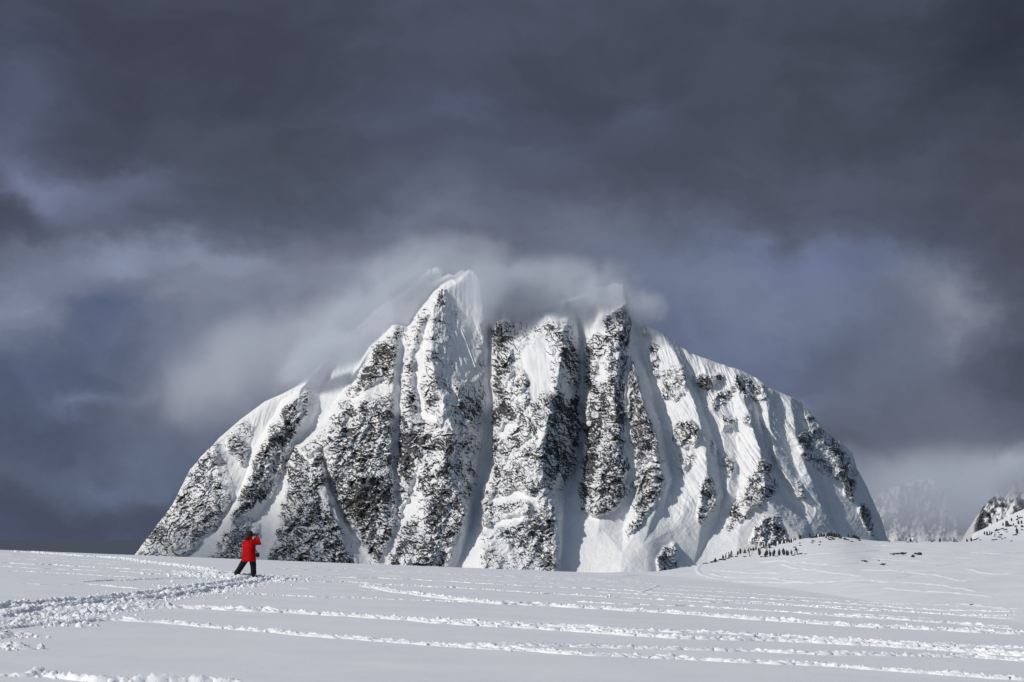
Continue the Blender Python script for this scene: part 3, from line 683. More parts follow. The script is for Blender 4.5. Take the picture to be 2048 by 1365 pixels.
strips = [
 ([(-40,1352),(0,1350),(40,1351),(90,1350),(150,1357),(200,1361),(330,1362),(440,1364),(560,1372)], .28, .13, .6),
 ([(60,1231),(150,1236),(240,1238),(330,1243),(430,1252),(540,1262),(620,1272),(700,1278),(780,1284),(860,1290),(940,1296),(1050,1302),(1150,1310),(1250,1314),(1348,1317),(1500,1325),(1650,1332),(1780,1342),(1900,1350),(2048,1360),(2120,1366)], .26, .105, .6),
 ([(900,1291),(1050,1292),(1150,1294),(1250,1297),(1350,1299),(1500,1302),(1650,1309),(1800,1312),(1950,1314),(2048,1322),(2120,1328)], .24, .10, .55),
 ([(200,1212),(340,1214),(450,1219),(550,1223),(640,1228),(700,1232),(790,1238),(880,1246),(980,1252),(1080,1257),(1180,1264),(1280,1272),(1380,1278),(1540,1281),(1700,1289),(1850,1298),(2048,1312),(2120,1318)], .28, .13, .6),
 ([(880,1240),(980,1247),(1100,1252),(1250,1260),(1348,1264),(1500,1270),(1650,1278),(1800,1286),(1950,1293),(2048,1298),(2100,1302)], .24, .10, .55),
 ([(725,1172),(780,1183),(850,1192),(950,1202),(1000,1208),(1100,1212),(1200,1218),(1300,1224),(1400,1230),(1500,1238),(1600,1245),(1700,1252),(1800,1257),(1950,1264),(2048,1268),(2100,1271)], .3, .14, .6),
 ([(480,1187),(560,1190),(640,1194),(700,1195),(800,1199),(900,1203),(960,1207)], .22, .07, .5),
 ([(480,1161),(600,1164),(700,1165),(760,1170),(900,1176),(1000,1182),(1150,1190),(1300,1199),(1400,1204),(1550,1210),(1700,1219),(1850,1227),(2048,1238)], .25, .08, .5),
 ([(520,1150),(640,1154),(760,1157),(900,1163),(1050,1172),(1200,1177),(1320,1186),(1450,1194),(1600,1202),(1750,1212),(1900,1224),(2048,1234)], .3, .08, .5),
 ([(1130,1203),(1250,1209),(1380,1213),(1500,1220),(1620,1228),(1700,1232),(1850,1243),(2048,1256)], .25, .09, .5),
 ([(1180,1184),(1300,1190),(1420,1199),(1560,1208),(1700,1215),(1850,1226),(2048,1242)], .25, .07, .5),
 ([(1600,1228),(1750,1238),(1900,1248),(2048,1262)], .25, .07, .5),
 ([(0,1168),(80,1170),(200,1172),(330,1178)], .2, .05, .45), ([(0,1143),(80,1146),(200,1152),(330,1160)], .25, .07, .5),
 ([(-30,1125),(100,1130),(220,1136),(340,1142),(430,1150)], .3, .09, .5), ([(-30,1131),(90,1137),(250,1144),(380,1152)], .25, .06, .5),
 ([(40,1104),(150,1112),(240,1118),(330,1130),(400,1138),(470,1152)], .6, .17, .6),
 ([(150,1165),(220,1162),(330,1158),(430,1157)], .35, .1, .5), ([(160,1168),(250,1176),(300,1180)], .3, .08, .5),
 ([(540,1133),(700,1137),(900,1147),(1100,1154),(1290,1163)], .35, .05, .6), ([(540,1139),(700,1142),(900,1150),(1100,1158),(1300,1168),(1500,1182)], .3, .06, .5),
 ([(-30,1108),(60,1112),(160,1120),(300,1128)], .3, .05, .5), ([(0,1116),(120,1122),(260,1132)], .3, .05, .5),
 ([(900,1159),(1050,1166),(1200,1171),(1350,1180),(1500,1188),(1650,1198),(1800,1209)], .25, .05, .5), ([(700,1150),(850,1155),(1000,1161),(1150,1166)], .25, .045, .5),
 ([(1250,1174),(1400,1181),(1560,1193),(1720,1205),(1880,1217),(2048,1232)], .2, .05, .5), ([(560,1176),(700,1181),(850,1188)], .2, .05, .45), ([(1400,1216),(1550,1223),(1700,1228),(1900,1240)], .2, .06, .5),
 ([(560,1146),(760,1151),(950,1160)], .25, .04, .5), ([(1500,1197),(1700,1210),(1900,1224)], .2, .05, .5),
 ([(230,1238),(160,1243),(80,1248),(20,1256),(-30,1262)], .3, .1, .55),
]
for i, (pl, wd, h, c) in enumerate(strips):
    strip(pl, wd * .72, h * .9, 320 + i * 7, lump=.12, step=.035, cont=c)
    if i in (1, 2, 3, 4, 5): strip([(a, b + 1.2) for a, b in pl], wd * .9, h * .7, 520 + i * 7, lump=.09, step=.035)
# trampled path up to the photographer: broad, deep, broken
main_path = [(-60,1236),(0,1226),(60,1215),(150,1208),(220,1202),(300,1192),(380,1182),(440,1172),(500,1162),(530,1157)]
strip(main_path, .75, .12, 900, twin=True, lump=.19, step=.04, na=90, cont=.7)
strip([(a, b + 3) for a, b in main_path], 1.0, .055, 910, lump=.12, step=.04, na=120, cont=.75)
strip([(-60,1250),(0,1240),(80,1228),(180,1216),(260,1206),(330,1200)], 1.0, .07, 920, lump=.15, step=.04, na=70)
strip([(-60,1276),(0,1271),(40,1272),(100,1272)], .6, .13, 930, lump=.13, step=.04, na=36)
strip([(-60,1296),(0,1295),(50,1298),(85,1296)], .5, .13, 940, lump=.13, step=.04, na=36)
strip([(350,1150),(420,1152),(470,1156),(540,1158)], 1.6, .18, 950, lump=.17, step=.04, na=70, cont=.75)
def trail(pl, w, h, seed):
    P = []
    for (a, b), (c, d) in zip(pl[:-1], pl[1:]):
        n = max(2, int(abs(c - a) / 5))
        P += [(a + (c - a) * i / n, b + (d - b) * i / n) for i in range(n)]
    P.append(pl[-1]); Q = np.array([hit(a, b + 1.0 * float(fbm(np.array([a / 25.]), np.array([seed * 1.3]), 2, seed)[0])) for a, b in P])
    d = np.r_[0, np.cumsum(np.hypot(*np.diff(Q, axis=0).T))]; s = np.arange(0, d[-1], .22)
    c = np.stack([np.interp(s, d, Q[:, 0]), np.interp(s, d, Q[:, 1])], -1)
    if len(c) < 5: return
    c = np.stack([np.convolve(np.pad(c[:, k], 6, mode='edge'), np.ones(13) / 13, 'valid') for k in (0, 1)], -1)
    na = 11; tg = np.gradient(c, axis=0); tg /= np.linalg.norm(tg, axis=1)[:, None] + 1e-9
    w_ = np.linspace(-1, 1, na); base = c[:, None] + np.stack([-tg[:, 1], tg[:, 0]], -1)[:, None] * (w_[None, :] * w)[..., None]
    S = s[:, None] + 0 * w_[None]; n = fbm(S / .9, w_[None] * w / .5 + 0 * S, 3, seed)
    hh = h * np.exp(-(w_[None] / .5) ** 2) * (.75 + .6 * n) * np.minimum(ss(s, 0, 2), ss(s[-1] - s, 0, 2))[:, None] - .04 * w_[None] ** 4 - .02
    TR.append((np.concatenate([base, (ground(base[..., 0], base[..., 1]) + hh)[..., None]], -1), len(s), na))
for i, pl in enumerate([[(1402,1128),(1394,1140),(1400,1150),(1430,1158),(1470,1156)],[(1420,1142),(1500,1147),(1560,1148),(1600,1140),(1660,1132),(1720,1126)],
  [(1560,1128),(1600,1138),(1650,1144),(1700,1150),(1730,1156)],[(1420,1150),(1470,1157),(1540,1156),(1580,1162),(1640,1168)],[(1500,1128),(1560,1122),(1620,1126),(1690,1134)],
  [(1450,1164),(1560,1166),(1680,1164),(1760,1160),(1830,1150)],[(1600,1110),(1680,1108),(1760,1100)],[(1640,1120),(1740,1116),(1800,1122),(1860,1124)],
  [(1700,1140),(1780,1142),(1860,1150),(1900,1156),(1940,1166)],[(1720,1158),(1800,1166),(1880,1170),(1960,1186)],[(1760,1176),(1840,1184),(1920,1188),(2000,1196)],
  [(1880,1110),(1940,1106),(2000,1110),(2048,1104)],[(1930,1140),(1960,1146),(2010,1150),(2060,1146)],[(1660,1092),(1740,1090),(1800,1094)],[(1900,1205),(1960,1212),(2040,1222)],[(1850,1132),(1890,1128),(1930,1124)]]):
    trail(pl, .42, .085, 700 + i * 5)
strip([(1280,1186),(1300,1178),(1318,1172)], .4, .06, 960)
vs, fs, o0 = [], [], 0
for c, a, b in TR:
    vs.append(c.reshape(-1, 3)); fs.append(grid_quads(a, b)[:, ::-1] + o0); o0 += a * b
tag(link('snow_tracks', mesh_np('snow_tracks', np.concatenate(vs), np.concatenate(fs)), CLOD), kind='structure')

# loose clods beside the tracks
def lump_templates(n, sub=1):
    T = []
    for k in range(n):
        bm = bmesh.new(); bmesh.ops.create_icosphere(bm, subdivisions=sub, radius=1)
        for v in bm.verts: v.co *= random.uniform(.65, 1.15)
        T.append((np.array([v.co[:] for v in bm.verts]), np.array([[v.index for v in f.verts] for f in bm.faces]))); bm.free()
    return T
def clods():
    T = lump_templates(8); V, Fc, o = [], [], 0
    src = [(pl, wd, 1.0, .045) for pl, wd, h, c in strips[:8]] + [(main_path, 1.15, 8, .05), (strips[16][0], .8, 2, .06), ([(-60,1272),(0,1271),(90,1272)], .6, 4, .05), ([(-60,1295),(0,1295),(85,1296)], .6, 4, .05), ([(-60,1250),(0,1240),(80,1228),(180,1216),(260,1206)], 1.4, 6, .06), ([(380,1150),(470,1158),(560,1158)], 1.8, 8, .07)]
    for pl, wd, rate, size in src:
        c, s = path_pts(pl, .12)
        n = int(len(c) * rate * 1.2)
        idx = rng.integers(0, len(c), n)
        off = rng.normal(0, wd * .5, n)
        tg = np.gradient(c, axis=0); tg /= np.linalg.norm(tg, axis=1)[:, None] + 1e-9
        P = c[idx] + np.stack([-tg[idx, 1], tg[idx, 0]], -1) * off[:, None]
        Z = ground(P[:, 0], P[:, 1])
        S = size * rng.lognormal(-.6, .5, n)
        A = rng.random(n) * 6.28
        for i in range(n):
            tv, tf = T[i % 8]; ca, sa = math.cos(A[i]), math.sin(A[i]); r = min(S[i], .11)
            q = tv * (r * 1.2, r, r * .85)
            V.append(np.stack([q[:, 0] * ca - q[:, 1] * sa + P[i, 0], q[:, 0] * sa + q[:, 1] * ca + P[i, 1], q[:, 2] + Z[i] + r * .3], -1))
            Fc.append(tf + o); o += len(tv)
    tag(link('snow_clods', mesh_np('snow_clods', np.concatenate(V), np.concatenate(Fc), False), CLOD), 'loose clods of kicked up snow along the tracks and the trampled path', 'snow', kind='stuff')
clods()
# ------------------------------------------------------------------ clouds wrapped round the summits and the mist at the right
def mat_cloud(name, dens, seed, sc, cut, sharp, k, col=(.86, .905, .975)):
    m, t = mat_new(name)
    co = t.new('ShaderNodeTexCoord').outputs['Object']
    iso = t.vmath('MULTIPLY', co, k)
    off = t.vmath('ADD', iso, (seed * 3.7, seed * 1.3, seed * .7))
    big = t.noise(off, sc * .55, 3, .5); n = t.noise(off, sc * 1.6, 5, .6, .5)
    e = t.math('SUBTRACT', 1.0, t.vmath('LENGTH', co, out=1))
    d = t.math('ADD', t.math('MULTIPLY', e, 1.25), t.math('MULTIPLY', t.math('SUBTRACT', big, .5), 2.6))
    d = t.math('ADD', d, t.math('MULTIPLY', t.math('SUBTRACT', n, .5), 2.0))
    d = t.math('MULTIPLY', t.rng(d, cut, cut + sharp), t.rng(e, .0, .75))
    d = t.math('POWER', d, 1.8)
    v = t.new('ShaderNodeVolumePrincipled'); v.inputs['Color'].default_value = (*col, 1)
    t.put(v.inputs['Density'], t.math('MULTIPLY', d, dens)); v.inputs['Anisotropy'].default_value = 0.0
    o = t.new('ShaderNodeOutputMaterial'); t.l.new(v.outputs[0], o.inputs['Volume'])
    return m
def cloud(px, py, Y, rx, ry, rd, dens, label, sc=1.3, cut=.1, sharp=1.0, tilt=0):
    k = Y / F
    bm = bmesh.new(); bmesh.ops.create_icosphere(bm, subdivisions=3, radius=1)
    me = bpy.data.meshes.new('cloud'); bm.to_mesh(me); bm.free()
    cloud.n += 1
    o = link('cloud', me, mat_cloud('cloud_vapour', dens, cloud.n, sc, cut, sharp, (rx / ry, max(.6, rd / (ry * k)), 1)))
    o.location = at(px, py, Y); o.scale = (rx * k, rd, ry * k); o.rotation_euler = (0, R(tilt), 0)
    tag(o, label, 'cloud', kind='stuff'); return o
cloud.n = 0
cloud(725, 648, 4520, 310, 155, 150, .0165, 'pale cloud pouring over the left shoulder of the mountain', 1.3, -.1, 1.0, -28)
cloud(632, 728, 4365, 165, 85, 75, .034, 'pale cloud lying in the high snow bowl on the left', 1.3, -.1, 1.0, -35)
cloud(480, 740, 4800, 340, 180, 220, .007, 'soft grey cloud bank trailing off the left ridge', 1.3, -.15, 1.1, -22)
cloud(1095, 585, 4365, 300, 110, 130, .026, 'grey cloud filling the saddle between the two summits', 1.5, -.1, 1.0, 0)
cloud(975, 585, 4290, 105, 120, 75, .026, 'thin veil of cloud beside the left summit', 1.3, .0, 1.0, 5)
cloud(1205, 590, 4275, 140, 66, 55, .028, 'ragged scrap of cloud hanging in front of the right summit', 1.5, -.05, 1.0, 0)
cloud(830, 590, 4470, 140, 90, 60, .03, 'bright scrap of cloud against the snow shoulder left of the summit', 1.5, -.05, 1.0, -30)
cloud(1285, 625, 4340, 90, 66, 70, .028, 'small dark cloud tuft right of the right summit', 1.3, .0, 1.0, 0)
cloud(900, 520, 4440, 300, 100, 130, .007, 'faint plume of cloud blowing over the left summit', 1.3, .0, 1.0, -5)
cloud(1880, 1000, 5100, 360, 150, 340, .0075, 'low mist in front of the distant peaks at the right', 1.3, -.4, 1.0, 0)
cloud(2060, 950, 4560, 170, 95, 120, .024, 'mist over the craggy peak at the right edge', 1.3, -.2, .9, 0)
cloud(-900, 250, 3300, 760, 480, 420, .0055, 'unseen cloud added high to the left of the mountain to shade its left wing', 1.3, -.35, 1.0, 0)  # added out of view, towards the sun, only to shade the left wing

# ------------------------------------------------------------------ shape helpers for figures
def frame(d):
    d = d.normalized(); a = Vector((0, 0, 1)) if abs(d.z) < .9 else Vector((1, 0, 0))
    x = d.cross(a).normalized(); return x, d.cross(x).normalized()
def tube(bm, pts, rad, seg=12, fl=(1, 1), axis=None):
    pts = [Vector(p) for p in pts]; rings = []
    for i, p in enumerate(pts):
        d = pts[min(i + 1, len(pts) - 1)] - pts[max(i - 1, 0)]
        x, y = frame(d)
        if axis is not None: x = Vector(axis); x = (x - x.dot(d.normalized()) * d.normalized()).normalized(); y = d.normalized().cross(x)
        r = rad[i] if hasattr(rad[i], '__len__') else (rad[i] * fl[0], rad[i] * fl[1])
        rings.append([bm.verts.new(p + x * math.cos(6.28318 * k / seg) * r[0] + y * math.sin(6.28318 * k / seg) * r[1]) for k in range(seg)])
    for a, b in zip(rings[:-1], rings[1:]):
        for k in range(seg): bm.faces.new((a[k], a[(k + 1) % seg], b[(k + 1) % seg], b[k]))
    bm.faces.new(rings[0][::-1]); bm.faces.new(rings[-1])
def ball(bm, c, r, rot=None, sub=2):
    M = Matrix.Translation(c) @ (rot.to_matrix().to_4x4() if rot else Matrix()) @ Matrix.Diagonal((*((r, r, r) if not hasattr(r, '__len__') else r), 1))
    bmesh.ops.create_icosphere(bm, subdivisions=sub, radius=1, matrix=M)
def box(bm, c, size, rot=None, bev=0.0):
    M = Matrix.Translation(c) @ (rot.to_matrix().to_4x4() if rot else Matrix()) @ Matrix.Diagonal((*size, 1))
    r = bmesh.ops.create_cube(bm, size=1, matrix=M)
    if bev: bmesh.ops.bevel(bm, geom=list({e for v in r['verts'] for e in v.link_edges}), offset=bev, segments=2, affect='EDGES')
def fused(name, bm, voxel, smooth=4):
    bmesh.ops.recalc_face_normals(bm, faces=bm.faces)
    me = bpy.data.meshes.new(name); bm.to_mesh(me); bm.free()
    o = bpy.data.objects.new('tmp', me); COL.objects.link(o)
    r = o.modifiers.new('r', 'REMESH'); r.mode = 'VOXEL'; r.voxel_size = voxel; r.use_smooth_shade = True
    sm = o.modifiers.new('s', 'SMOOTH'); sm.factor = .5; sm.iterations = smooth
    dg = bpy.context.evaluated_depsgraph_get(); out = bpy.data.meshes.new_from_object(o.evaluated_get(dg))
    out.name = name
    bpy.data.objects.remove(o); bpy.data.meshes.remove(me)
    out.materials.clear()
    return out
def plain(name, bm, smooth=True):
    bmesh.ops.recalc_face_normals(bm, faces=bm.faces)
    me = bpy.data.meshes.new(name); bm.to_mesh(me); bm.free()
    me.polygons.foreach_set('use_smooth', [smooth] * len(me.polygons)); return me

# ------------------------------------------------------------------ penguins
ORD = 'first second third fourth fifth sixth seventh eighth ninth tenth eleventh twelfth thirteenth fourteenth fifteenth sixteenth seventeenth eighteenth nineteenth twentieth twenty-first twenty-second twenty-third twenty-fourth twenty-fifth twenty-sixth twenty-seventh twenty-eighth'.split()
def number_rows(kind):
    """give each thing of a row its own place in it, counted from the left"""
    G = {}
    for o in bpy.data.objects:
        if o.get('group') and o.get('category') == kind: G.setdefault(o['group'], []).append(o)
    for g, os_ in G.items():
        os_.sort(key=lambda o: o.location.x / o.location.y)
        for i, o in enumerate(os_): o['label'] = ORD[i] + ' ' + o['label'].replace(' ' + kind, ' ' + kind + ' from the left', 1) if ' ' + kind in o['label'] else ORD[i] + ' ' + o['label'].replace(kind, kind + ' from the left', 1)
PBLK = mat_basic('penguin_black', (.018, .019, .024), .6); PWHT = mat_basic('penguin_white', (.78, .78, .76), .7); PORG = mat_basic('penguin_bill', (.25, .09, .03), .5)
def penguin_mesh(kind):
    bm = bmesh.new()
    if kind == 'lying':
        tube(bm, [(0,-.33,.07),(0,-.25,.1),(0,-.05,.13),(0,.13,.135),(0,.25,.15),(0,.31,.19),(0,.37,.22)], [.02,.08,.135,.125,.075,.06,.04])
        ball(bm, (0,.35,.215), (.05,.065,.052)); tube(bm, [(0,.39,.21),(0,.46,.195)], [.017,.005], 8)
        for sx in (-1, 1): tube(bm, [(sx*.11,.14,.15),(sx*.17,.02,.1),(sx*.19,-.1,.05)], [.03,.03,.01], 8, (.4, 1), (sx, 0, .5))
    else:
        ln = .05 if kind == 'lean' else 0.0
        tube(bm, [(0,-.07,.03),(0,-.03,.08),(0,0,.18),(0,.02+ln*.4,.33),(0,.01+ln*.8,.46),(0,.0+ln,.53),(0,.0+ln*1.2,.58)], [.05,.105,.135,.13,.095,.062,.05])
        ball(bm, (0,.015+ln*1.3,.62), (.052,.062,.055)); tube(bm, [(0,.06+ln*1.3,.62),(0,.13+ln*1.4,.612)], [.018,.005], 8)
        a = .17 if kind == 'lean' else .02
        for sx in (-1, 1): tube(bm, [(sx*.10,0,.48),(sx*(.145+a*.5),-.01,.36),(sx*(.15+a),-.03,.22)], [.03,.033,.012], 8, (.45, 1), (1, 0, 0))
        for sx in (-1, 1): ball(bm, (sx*.05,.05,.018), (.035,.06,.018))
        tube(bm, [(0,-.09,.05),(0,-.17,.015)], [.03,.01], 8)
    me = fused('penguin', bm, .014, 2)
    for m_ in (PBLK, PWHT, PORG): me.materials.append(m_)
    for p in me.polygons:
        c, n = p.center, p.normal
        if kind == 'lying': w = n.z < -.25 and abs(c.x) < .12 and c.y < .3
        else: w = n.y > .22 and c.z > .05 and c.z < .565 and abs(c.x) < .125
        hy = c.y > (.41 if kind == 'lying' else .085) and (c.z > .18 if kind == 'lying' else c.z > .59)
        p.material_index = 2 if (hy or (kind != 'lying' and c.z < .03)) else (1 if w else 0)
    return me
PM = {k: penguin_mesh(k) for k in ('stand', 'lean', 'lying')}
def put_penguin(px, py, label, group=None, kind=None, yaw=None, sc=None):
    x, y = hit(px, py); z = gz(x, y)
    kind = kind or random.choice(['stand', 'stand', 'stand', 'lean'])
    o = bpy.data.objects.new('penguin', PM[kind]); COL.objects.link(o)
    o.location = (x, y, z - .02); o.rotation_euler = (0, 0, (random.gauss(0, .8) if random.random() < .85 else random.uniform(0, 6.28)) if yaw is None else yaw)
    q = .9 * (sc or random.uniform(.68, 1.12)); o.scale = (q, q, q)
    tag(o, label, 'penguin', group); return o
def crest(px): return float(np.interp(px, [a for a, b, c in CREST], [b for a, b, c in CREST]))
L1 = ('penguin in the line along the left edge of the snowy rise', 'penguins lined up along the left edge of the rise')
for px in [1431,1446,1452,1457,1462,1465,1475,1480,1482,1489,1496,1499,1507,1513,1517,1519,1528,1531,1538,1540,1549,1551]:
    put_penguin(px + random.uniform(-1.5, 1.5), crest(px) + random.uniform(.6, 6.5), *L1)
L2 = ('penguin in the dense dark row just below the edge', 'penguins in the lower dense row')
for px in [1519,1531,1534,1541,1547,1549,1558,1566,1568,1573,1576,1583,1591,1593]:
    put_penguin(px + random.uniform(-1, 1), 1113.5 - (px - 1519) * .05 + random.uniform(-2.6, 1.6), *L2)
put_penguin(1501, 1113.5, 'lone dark penguin just left of the dense lower row', kind='lean', sc=1.15)
L3 = ('penguin packed on the shoulder left of the rocky top', 'penguins packed on the shoulder of the rise')
for px in [1555,1558,1561,1564,1567,1570,1573,1576,1579,1582,1586]:
    put_penguin(px + random.uniform(-1, 1), crest(px) + random.uniform(.6, 3.4), *L3)
put_penguin(1590, crest(1590) + .8, 'single penguin on the skyline just right of the packed cluster', kind='stand')
put_penguin(1600, crest(1600) + .8, 'single penguin standing between the packed cluster and the rocky top', kind='stand', sc=1.1)
put_penguin(1619, crest(1619) + .8, 'single stout penguin at the left foot of the rocky top', kind='lean', sc=1.15)
L4 = ('penguin among the dark rocks on the rise top', 'penguins among the rocks on the top of the rise')
for px in [1632,1637,1642,1648,1653,1657,1663,1668,1673,1679,1697,1709]:
    put_penguin(px, crest(px) + random.uniform(.5, 2.5), *L4)
put_penguin(1821, 1085.0, 'shorter left penguin of the skyline pair before the misty peak', kind='stand', sc=.95)
put_penguin(1825.5, 1085.0, 'taller right penguin of the skyline pair before the misty peak', kind='stand', sc=1.25)
put_penguin(1880, 1084.8, 'lone skyline penguin midway between the misty peak and far right slope', kind='stand', sc=1.05)
put_penguin(1907.5, 1084.6, 'penguin on the skyline right beside a little heap of snow', kind='stand', sc=1.05)
put_penguin(1934, 1084.6, 'small penguin on the skyline near the foot of the far right slope', kind='stand', sc=.8)
put_penguin(1942.5, 1083.5, 'penguin at the very foot of the far right slope where the rocks start', kind='stand', sc=1.0)
L5 = ('penguin among rocks on the far right slope', 'penguins on the far right slope')
for px, py in [(1969,1070),(1974,1070),(1979,1071),(1984,1070),(1993,1062),(2006,1052),(2018,1053),(2027,1052),(2037,1049),(2043,1048),(2035,1036),(2023,1043)]:
    put_penguin(px, py, *L5)
put_penguin(1986.5, 1074, 'left one of two penguins side by side low on the far right slope', kind='stand', sc=1.15, yaw=3.3)
put_penguin(1989.8, 1073.5, 'right one of two penguins side by side low on the far right slope', kind='stand', sc=1.15, yaw=3.0)
put_penguin(2034, 1068, 'tall dark penguin standing apart on the far right slope', kind='lean', sc=1.6)
put_penguin(1786.5, 1111.5, 'dark penguin on its belly, leftmost of three lying in a row', kind='lying', yaw=1.5, sc=.75)
put_penguin(1796, 1111.5, 'dark penguin on its belly, middle of three lying in a row', kind='lying', yaw=1.5)
put_penguin(1804, 1111.5, 'dark penguin on its belly, rightmost of three lying in a row', kind='lying', yaw=-1.5)
put_penguin(1730, 1125, 'small dark penguin lying alone below the right end of the rocky top', kind='lying', yaw=1.3, sc=.75)
put_penguin(1765, 1130, 'small dark penguin lying low on the open snow, the nearest of the small ones', kind='lying', yaw=-1.3, sc=.7)

# ------------------------------------------------------------------ rocks breaking through the snow
ROCKM = mat_basic('dark_rock', (.05, .048, .045), .85, .45, 6, .02, .2)
def rock_mesh(seed):
    bm = bmesh.new(); bmesh.ops.create_icosphere(bm, subdivisions=3, radius=1)
    rs = np.random.default_rng(seed); pl = [(Vector(rs.normal(size=3)).normalized(), rs.uniform(.45, .85)) for _ in range(14)]
    for v in bm.verts:
        for n, d in pl:
            h = v.co.dot(n) - d
            if h > 0: v.co -= n * h * .92
        v.co += v.normal * rs.normal() * .02
    return plain('rock', bm, False)
RM = [rock_mesh(i) for i in range(6)]
for m_ in RM: m_.materials.append(ROCKM)
def put_rock(px, py, w, h, label, group=None, tilt=0):
    x, y = hit(px, py); z = gz(x, y); k = y / F
    o = bpy.data.objects.new('rock', random.choice(RM)); COL.objects.link(o)
    o.location = (x, y, z + h * k * .28); o.scale = (w * k * .62, w * k * .5, h * k * .75)
    o.rotation_euler = (0, R(tilt), 0) ; tag(o, label, 'rock', group); return o
K1 = ('dark rock in the snow along the left edge of the rise', 'rocks along the left edge of the rise')
for px, py, w, h in [(1393,1132,5,2.2),(1407,1129,4,2),(1413,1128,9,2.6),(1423,1126,9,3.2),(1432,1124,10,3.4),(1442,1121,9,3.2),(1448,1121,9,3.2),(1456,1118,8,3),(1464,1115,7,3),(1473,1114,6,2.6),(1478,1107,7,3),(1490,1106,7,3),(1497,1103,6,3.4),(1505,1101,9,5),(1525,1097,9,3),(1533,1098,8,2.6),(1541,1097,8,2.4),(1490,1114,7,2.2)]:
    put_rock(px, py, w, h, *K1)
put_rock(1379, 1134.5, 7, 3, 'small rounded rock alone at the lowest left end of the rise')
K2 = ('low dark rock under the dense lower penguin row', 'rocks under the lower penguin row')
for px, py, w, h in [(1524,1114,8,2.2),(1534,1114,8,2),(1553,1113,9,2.2),(1574,1112,7,2),(1587,1111.5,8,2.4),(1597,1109,6,2.4)]: put_rock(px, py, w, h, *K2)
put_rock(1603, 1108.5, 8, 2.6, 'flat dark rock, left of two trailing off the right end of the lower row', tilt=6)
put_rock(1612, 1109.5, 8, 2.4, 'flat dark rock, right of two trailing off the right end of the lower row', tilt=12)
K3 = ('jagged dark rock crowning the top of the rise', 'rocks crowning the top of the rise')
for px, py, w, h in [(1623,1077,8,4),(1630,1076,8,6),(1636,1074,9,6),(1644,1074,8,5),(1650,1073,9,6),(1657,1072,10,7),(1664,1073,7,6),(1670,1075,9,6),(1677,1075,9,8),(1680,1078,7,6),(1697,1073.5,8,3),(1706,1073,10,6),(1712,1075,9,7),(1716,1079,8,5),(1719,1082,6,4)]: put_rock(px, py, w, h, *K3)
K4 = ('small rock in the snow just below the rocky top', 'stones below the rocky top')
for px, py, w, h in [(1652,1077,4,3),(1657,1078,4,2.6),(1662,1077,6,2.4),(1660,1081,6,3),(1667,1080.5,7,4),(1690,1080,6,5),(1695,1081,7,2.6),(1703,1083,7,2),(1626,1083,7,3.4),(1625,1087,5,2.4),(1640,1085,4,3),(1639,1091,4,2.4),(1600,1088,4,2.2),(1601,1091.5,6,1.8),(1588,1095,5,2.2)]: put_rock(px, py, w, h, *K4)
put_rock(1757.5, 1122, 4, 2, 'tiny dark stone on the open snow right of the small lying penguin')
put_rock(1779, 1085, 4, 1.8, 'tiny stone on the flat skyline nearest the main mountain')
put_rock(1816, 1085.2, 6, 2, 'flat stone at the left feet of the skyline penguin pair')
put_rock(1834, 1084.8, 5, 1.6, 'flat stone on the skyline just right of the penguin pair')
put_rock(1864, 1084.8, 5, 1.4, 'thin flat stone on the skyline left of the lone penguin')
put_rock(1914, 1084.6, 6, 2.6, 'stone on the skyline right beside the little heap of snow', tilt=15)
put_rock(1826, 1115.0, 8, 6, 'lowest left rock of the dark arch shaped group on the open snow', tilt=-30)
put_rock(1831, 1111, 8, 5, 'middle rock of the dark arch shaped group on the open snow', tilt=-8)
put_rock(1840, 1111.5, 10, 6.5, 'largest right rock of the dark arch shaped group on the open snow', tilt=12)
put_rock(1944, 1211, 9, 3.2, 'lone flat dark rock at the foot of the rise beside the tracks')
K5 = ('dark rock scattered on the far right slope', 'rocks on the far right slope')
for px, py, w, h, tl in [(1949,1081,9,2.4,-20),(1954,1078,7,2,-25),(1960,1081,4,2,0),(1975,1071.5,7,3,0),(1981,1068,8,2,-15),(1992,1063,9,3,10),(1997,1061,8,2.6,-10),(2005,1058.5,9,2.4,-10),(2011,1060.5,10,2.4,-15),(2013.5,1065,5,2.4,0),(1997,1066,4,2,-30),(2002,1071,7,3,-10),(1999,1075.5,9,3,0),(2010,1077,5,2.4,0),(2004,1079,6,2,-15),(1987,1081,7,2.4,0),(1993,1080,6,2,0),(2029,1071,9,3,-15),(2023,1083,4,2,0),(2044,1061,6,3,10),(2040,1037,10,3.4,-15),(2034,1041,6,3,-30),(2021,1053,10,4,0),(2031,1054,7,2.4,-10),(2044,1055,5,5,0)]:
    put_rock(px, py, w, h, *K5, tilt=tl)
put_rock(2013.5, 1054, 7, 14, 'tall upright dark rock standing on the edge of the far right slope')

number_rows('penguin'); number_rows('rock')
# ------------------------------------------------------------------ the photographer
SKIN = mat_basic('skin', (.22, .11, .08), .55, .1); RED = mat_basic('red_parka', (.36, .002, .004), .75, .22, 9, .010, .1)
BLACK = mat_basic('black_cloth', (.012, .012, .015), .8, .3, 20, .003); FUR = mat_basic('dark_fur', (.06, .052, .05), .9, .5, 60, .01)
NAVY = mat_basic('dark_trousers', (.004, .0045, .007), .9, .3, 12, .005); CAMM = mat_basic('black_camera', (.015, .015, .016), .4, .2, 30); GLS = mat_basic('lens_glass', (.02, .02, .04), .08, .1, 5)
wx, wy = (500 - 1024) / F * 80, 80.0
wz = gz(wx, wy)
wz = CAMZ + uv_of(500, 1156.5)[1] * 80 if abs(CAMZ + uv_of(500, 1156.5)[1] * 80 - wz) < .25 else wz
ORI = Vector((wx, wy, wz))
f_ = Vector((.8, .6, 0)); r_ = Vector((.6, -.8, 0))
HC = Vector((.07, .02, 1.70))
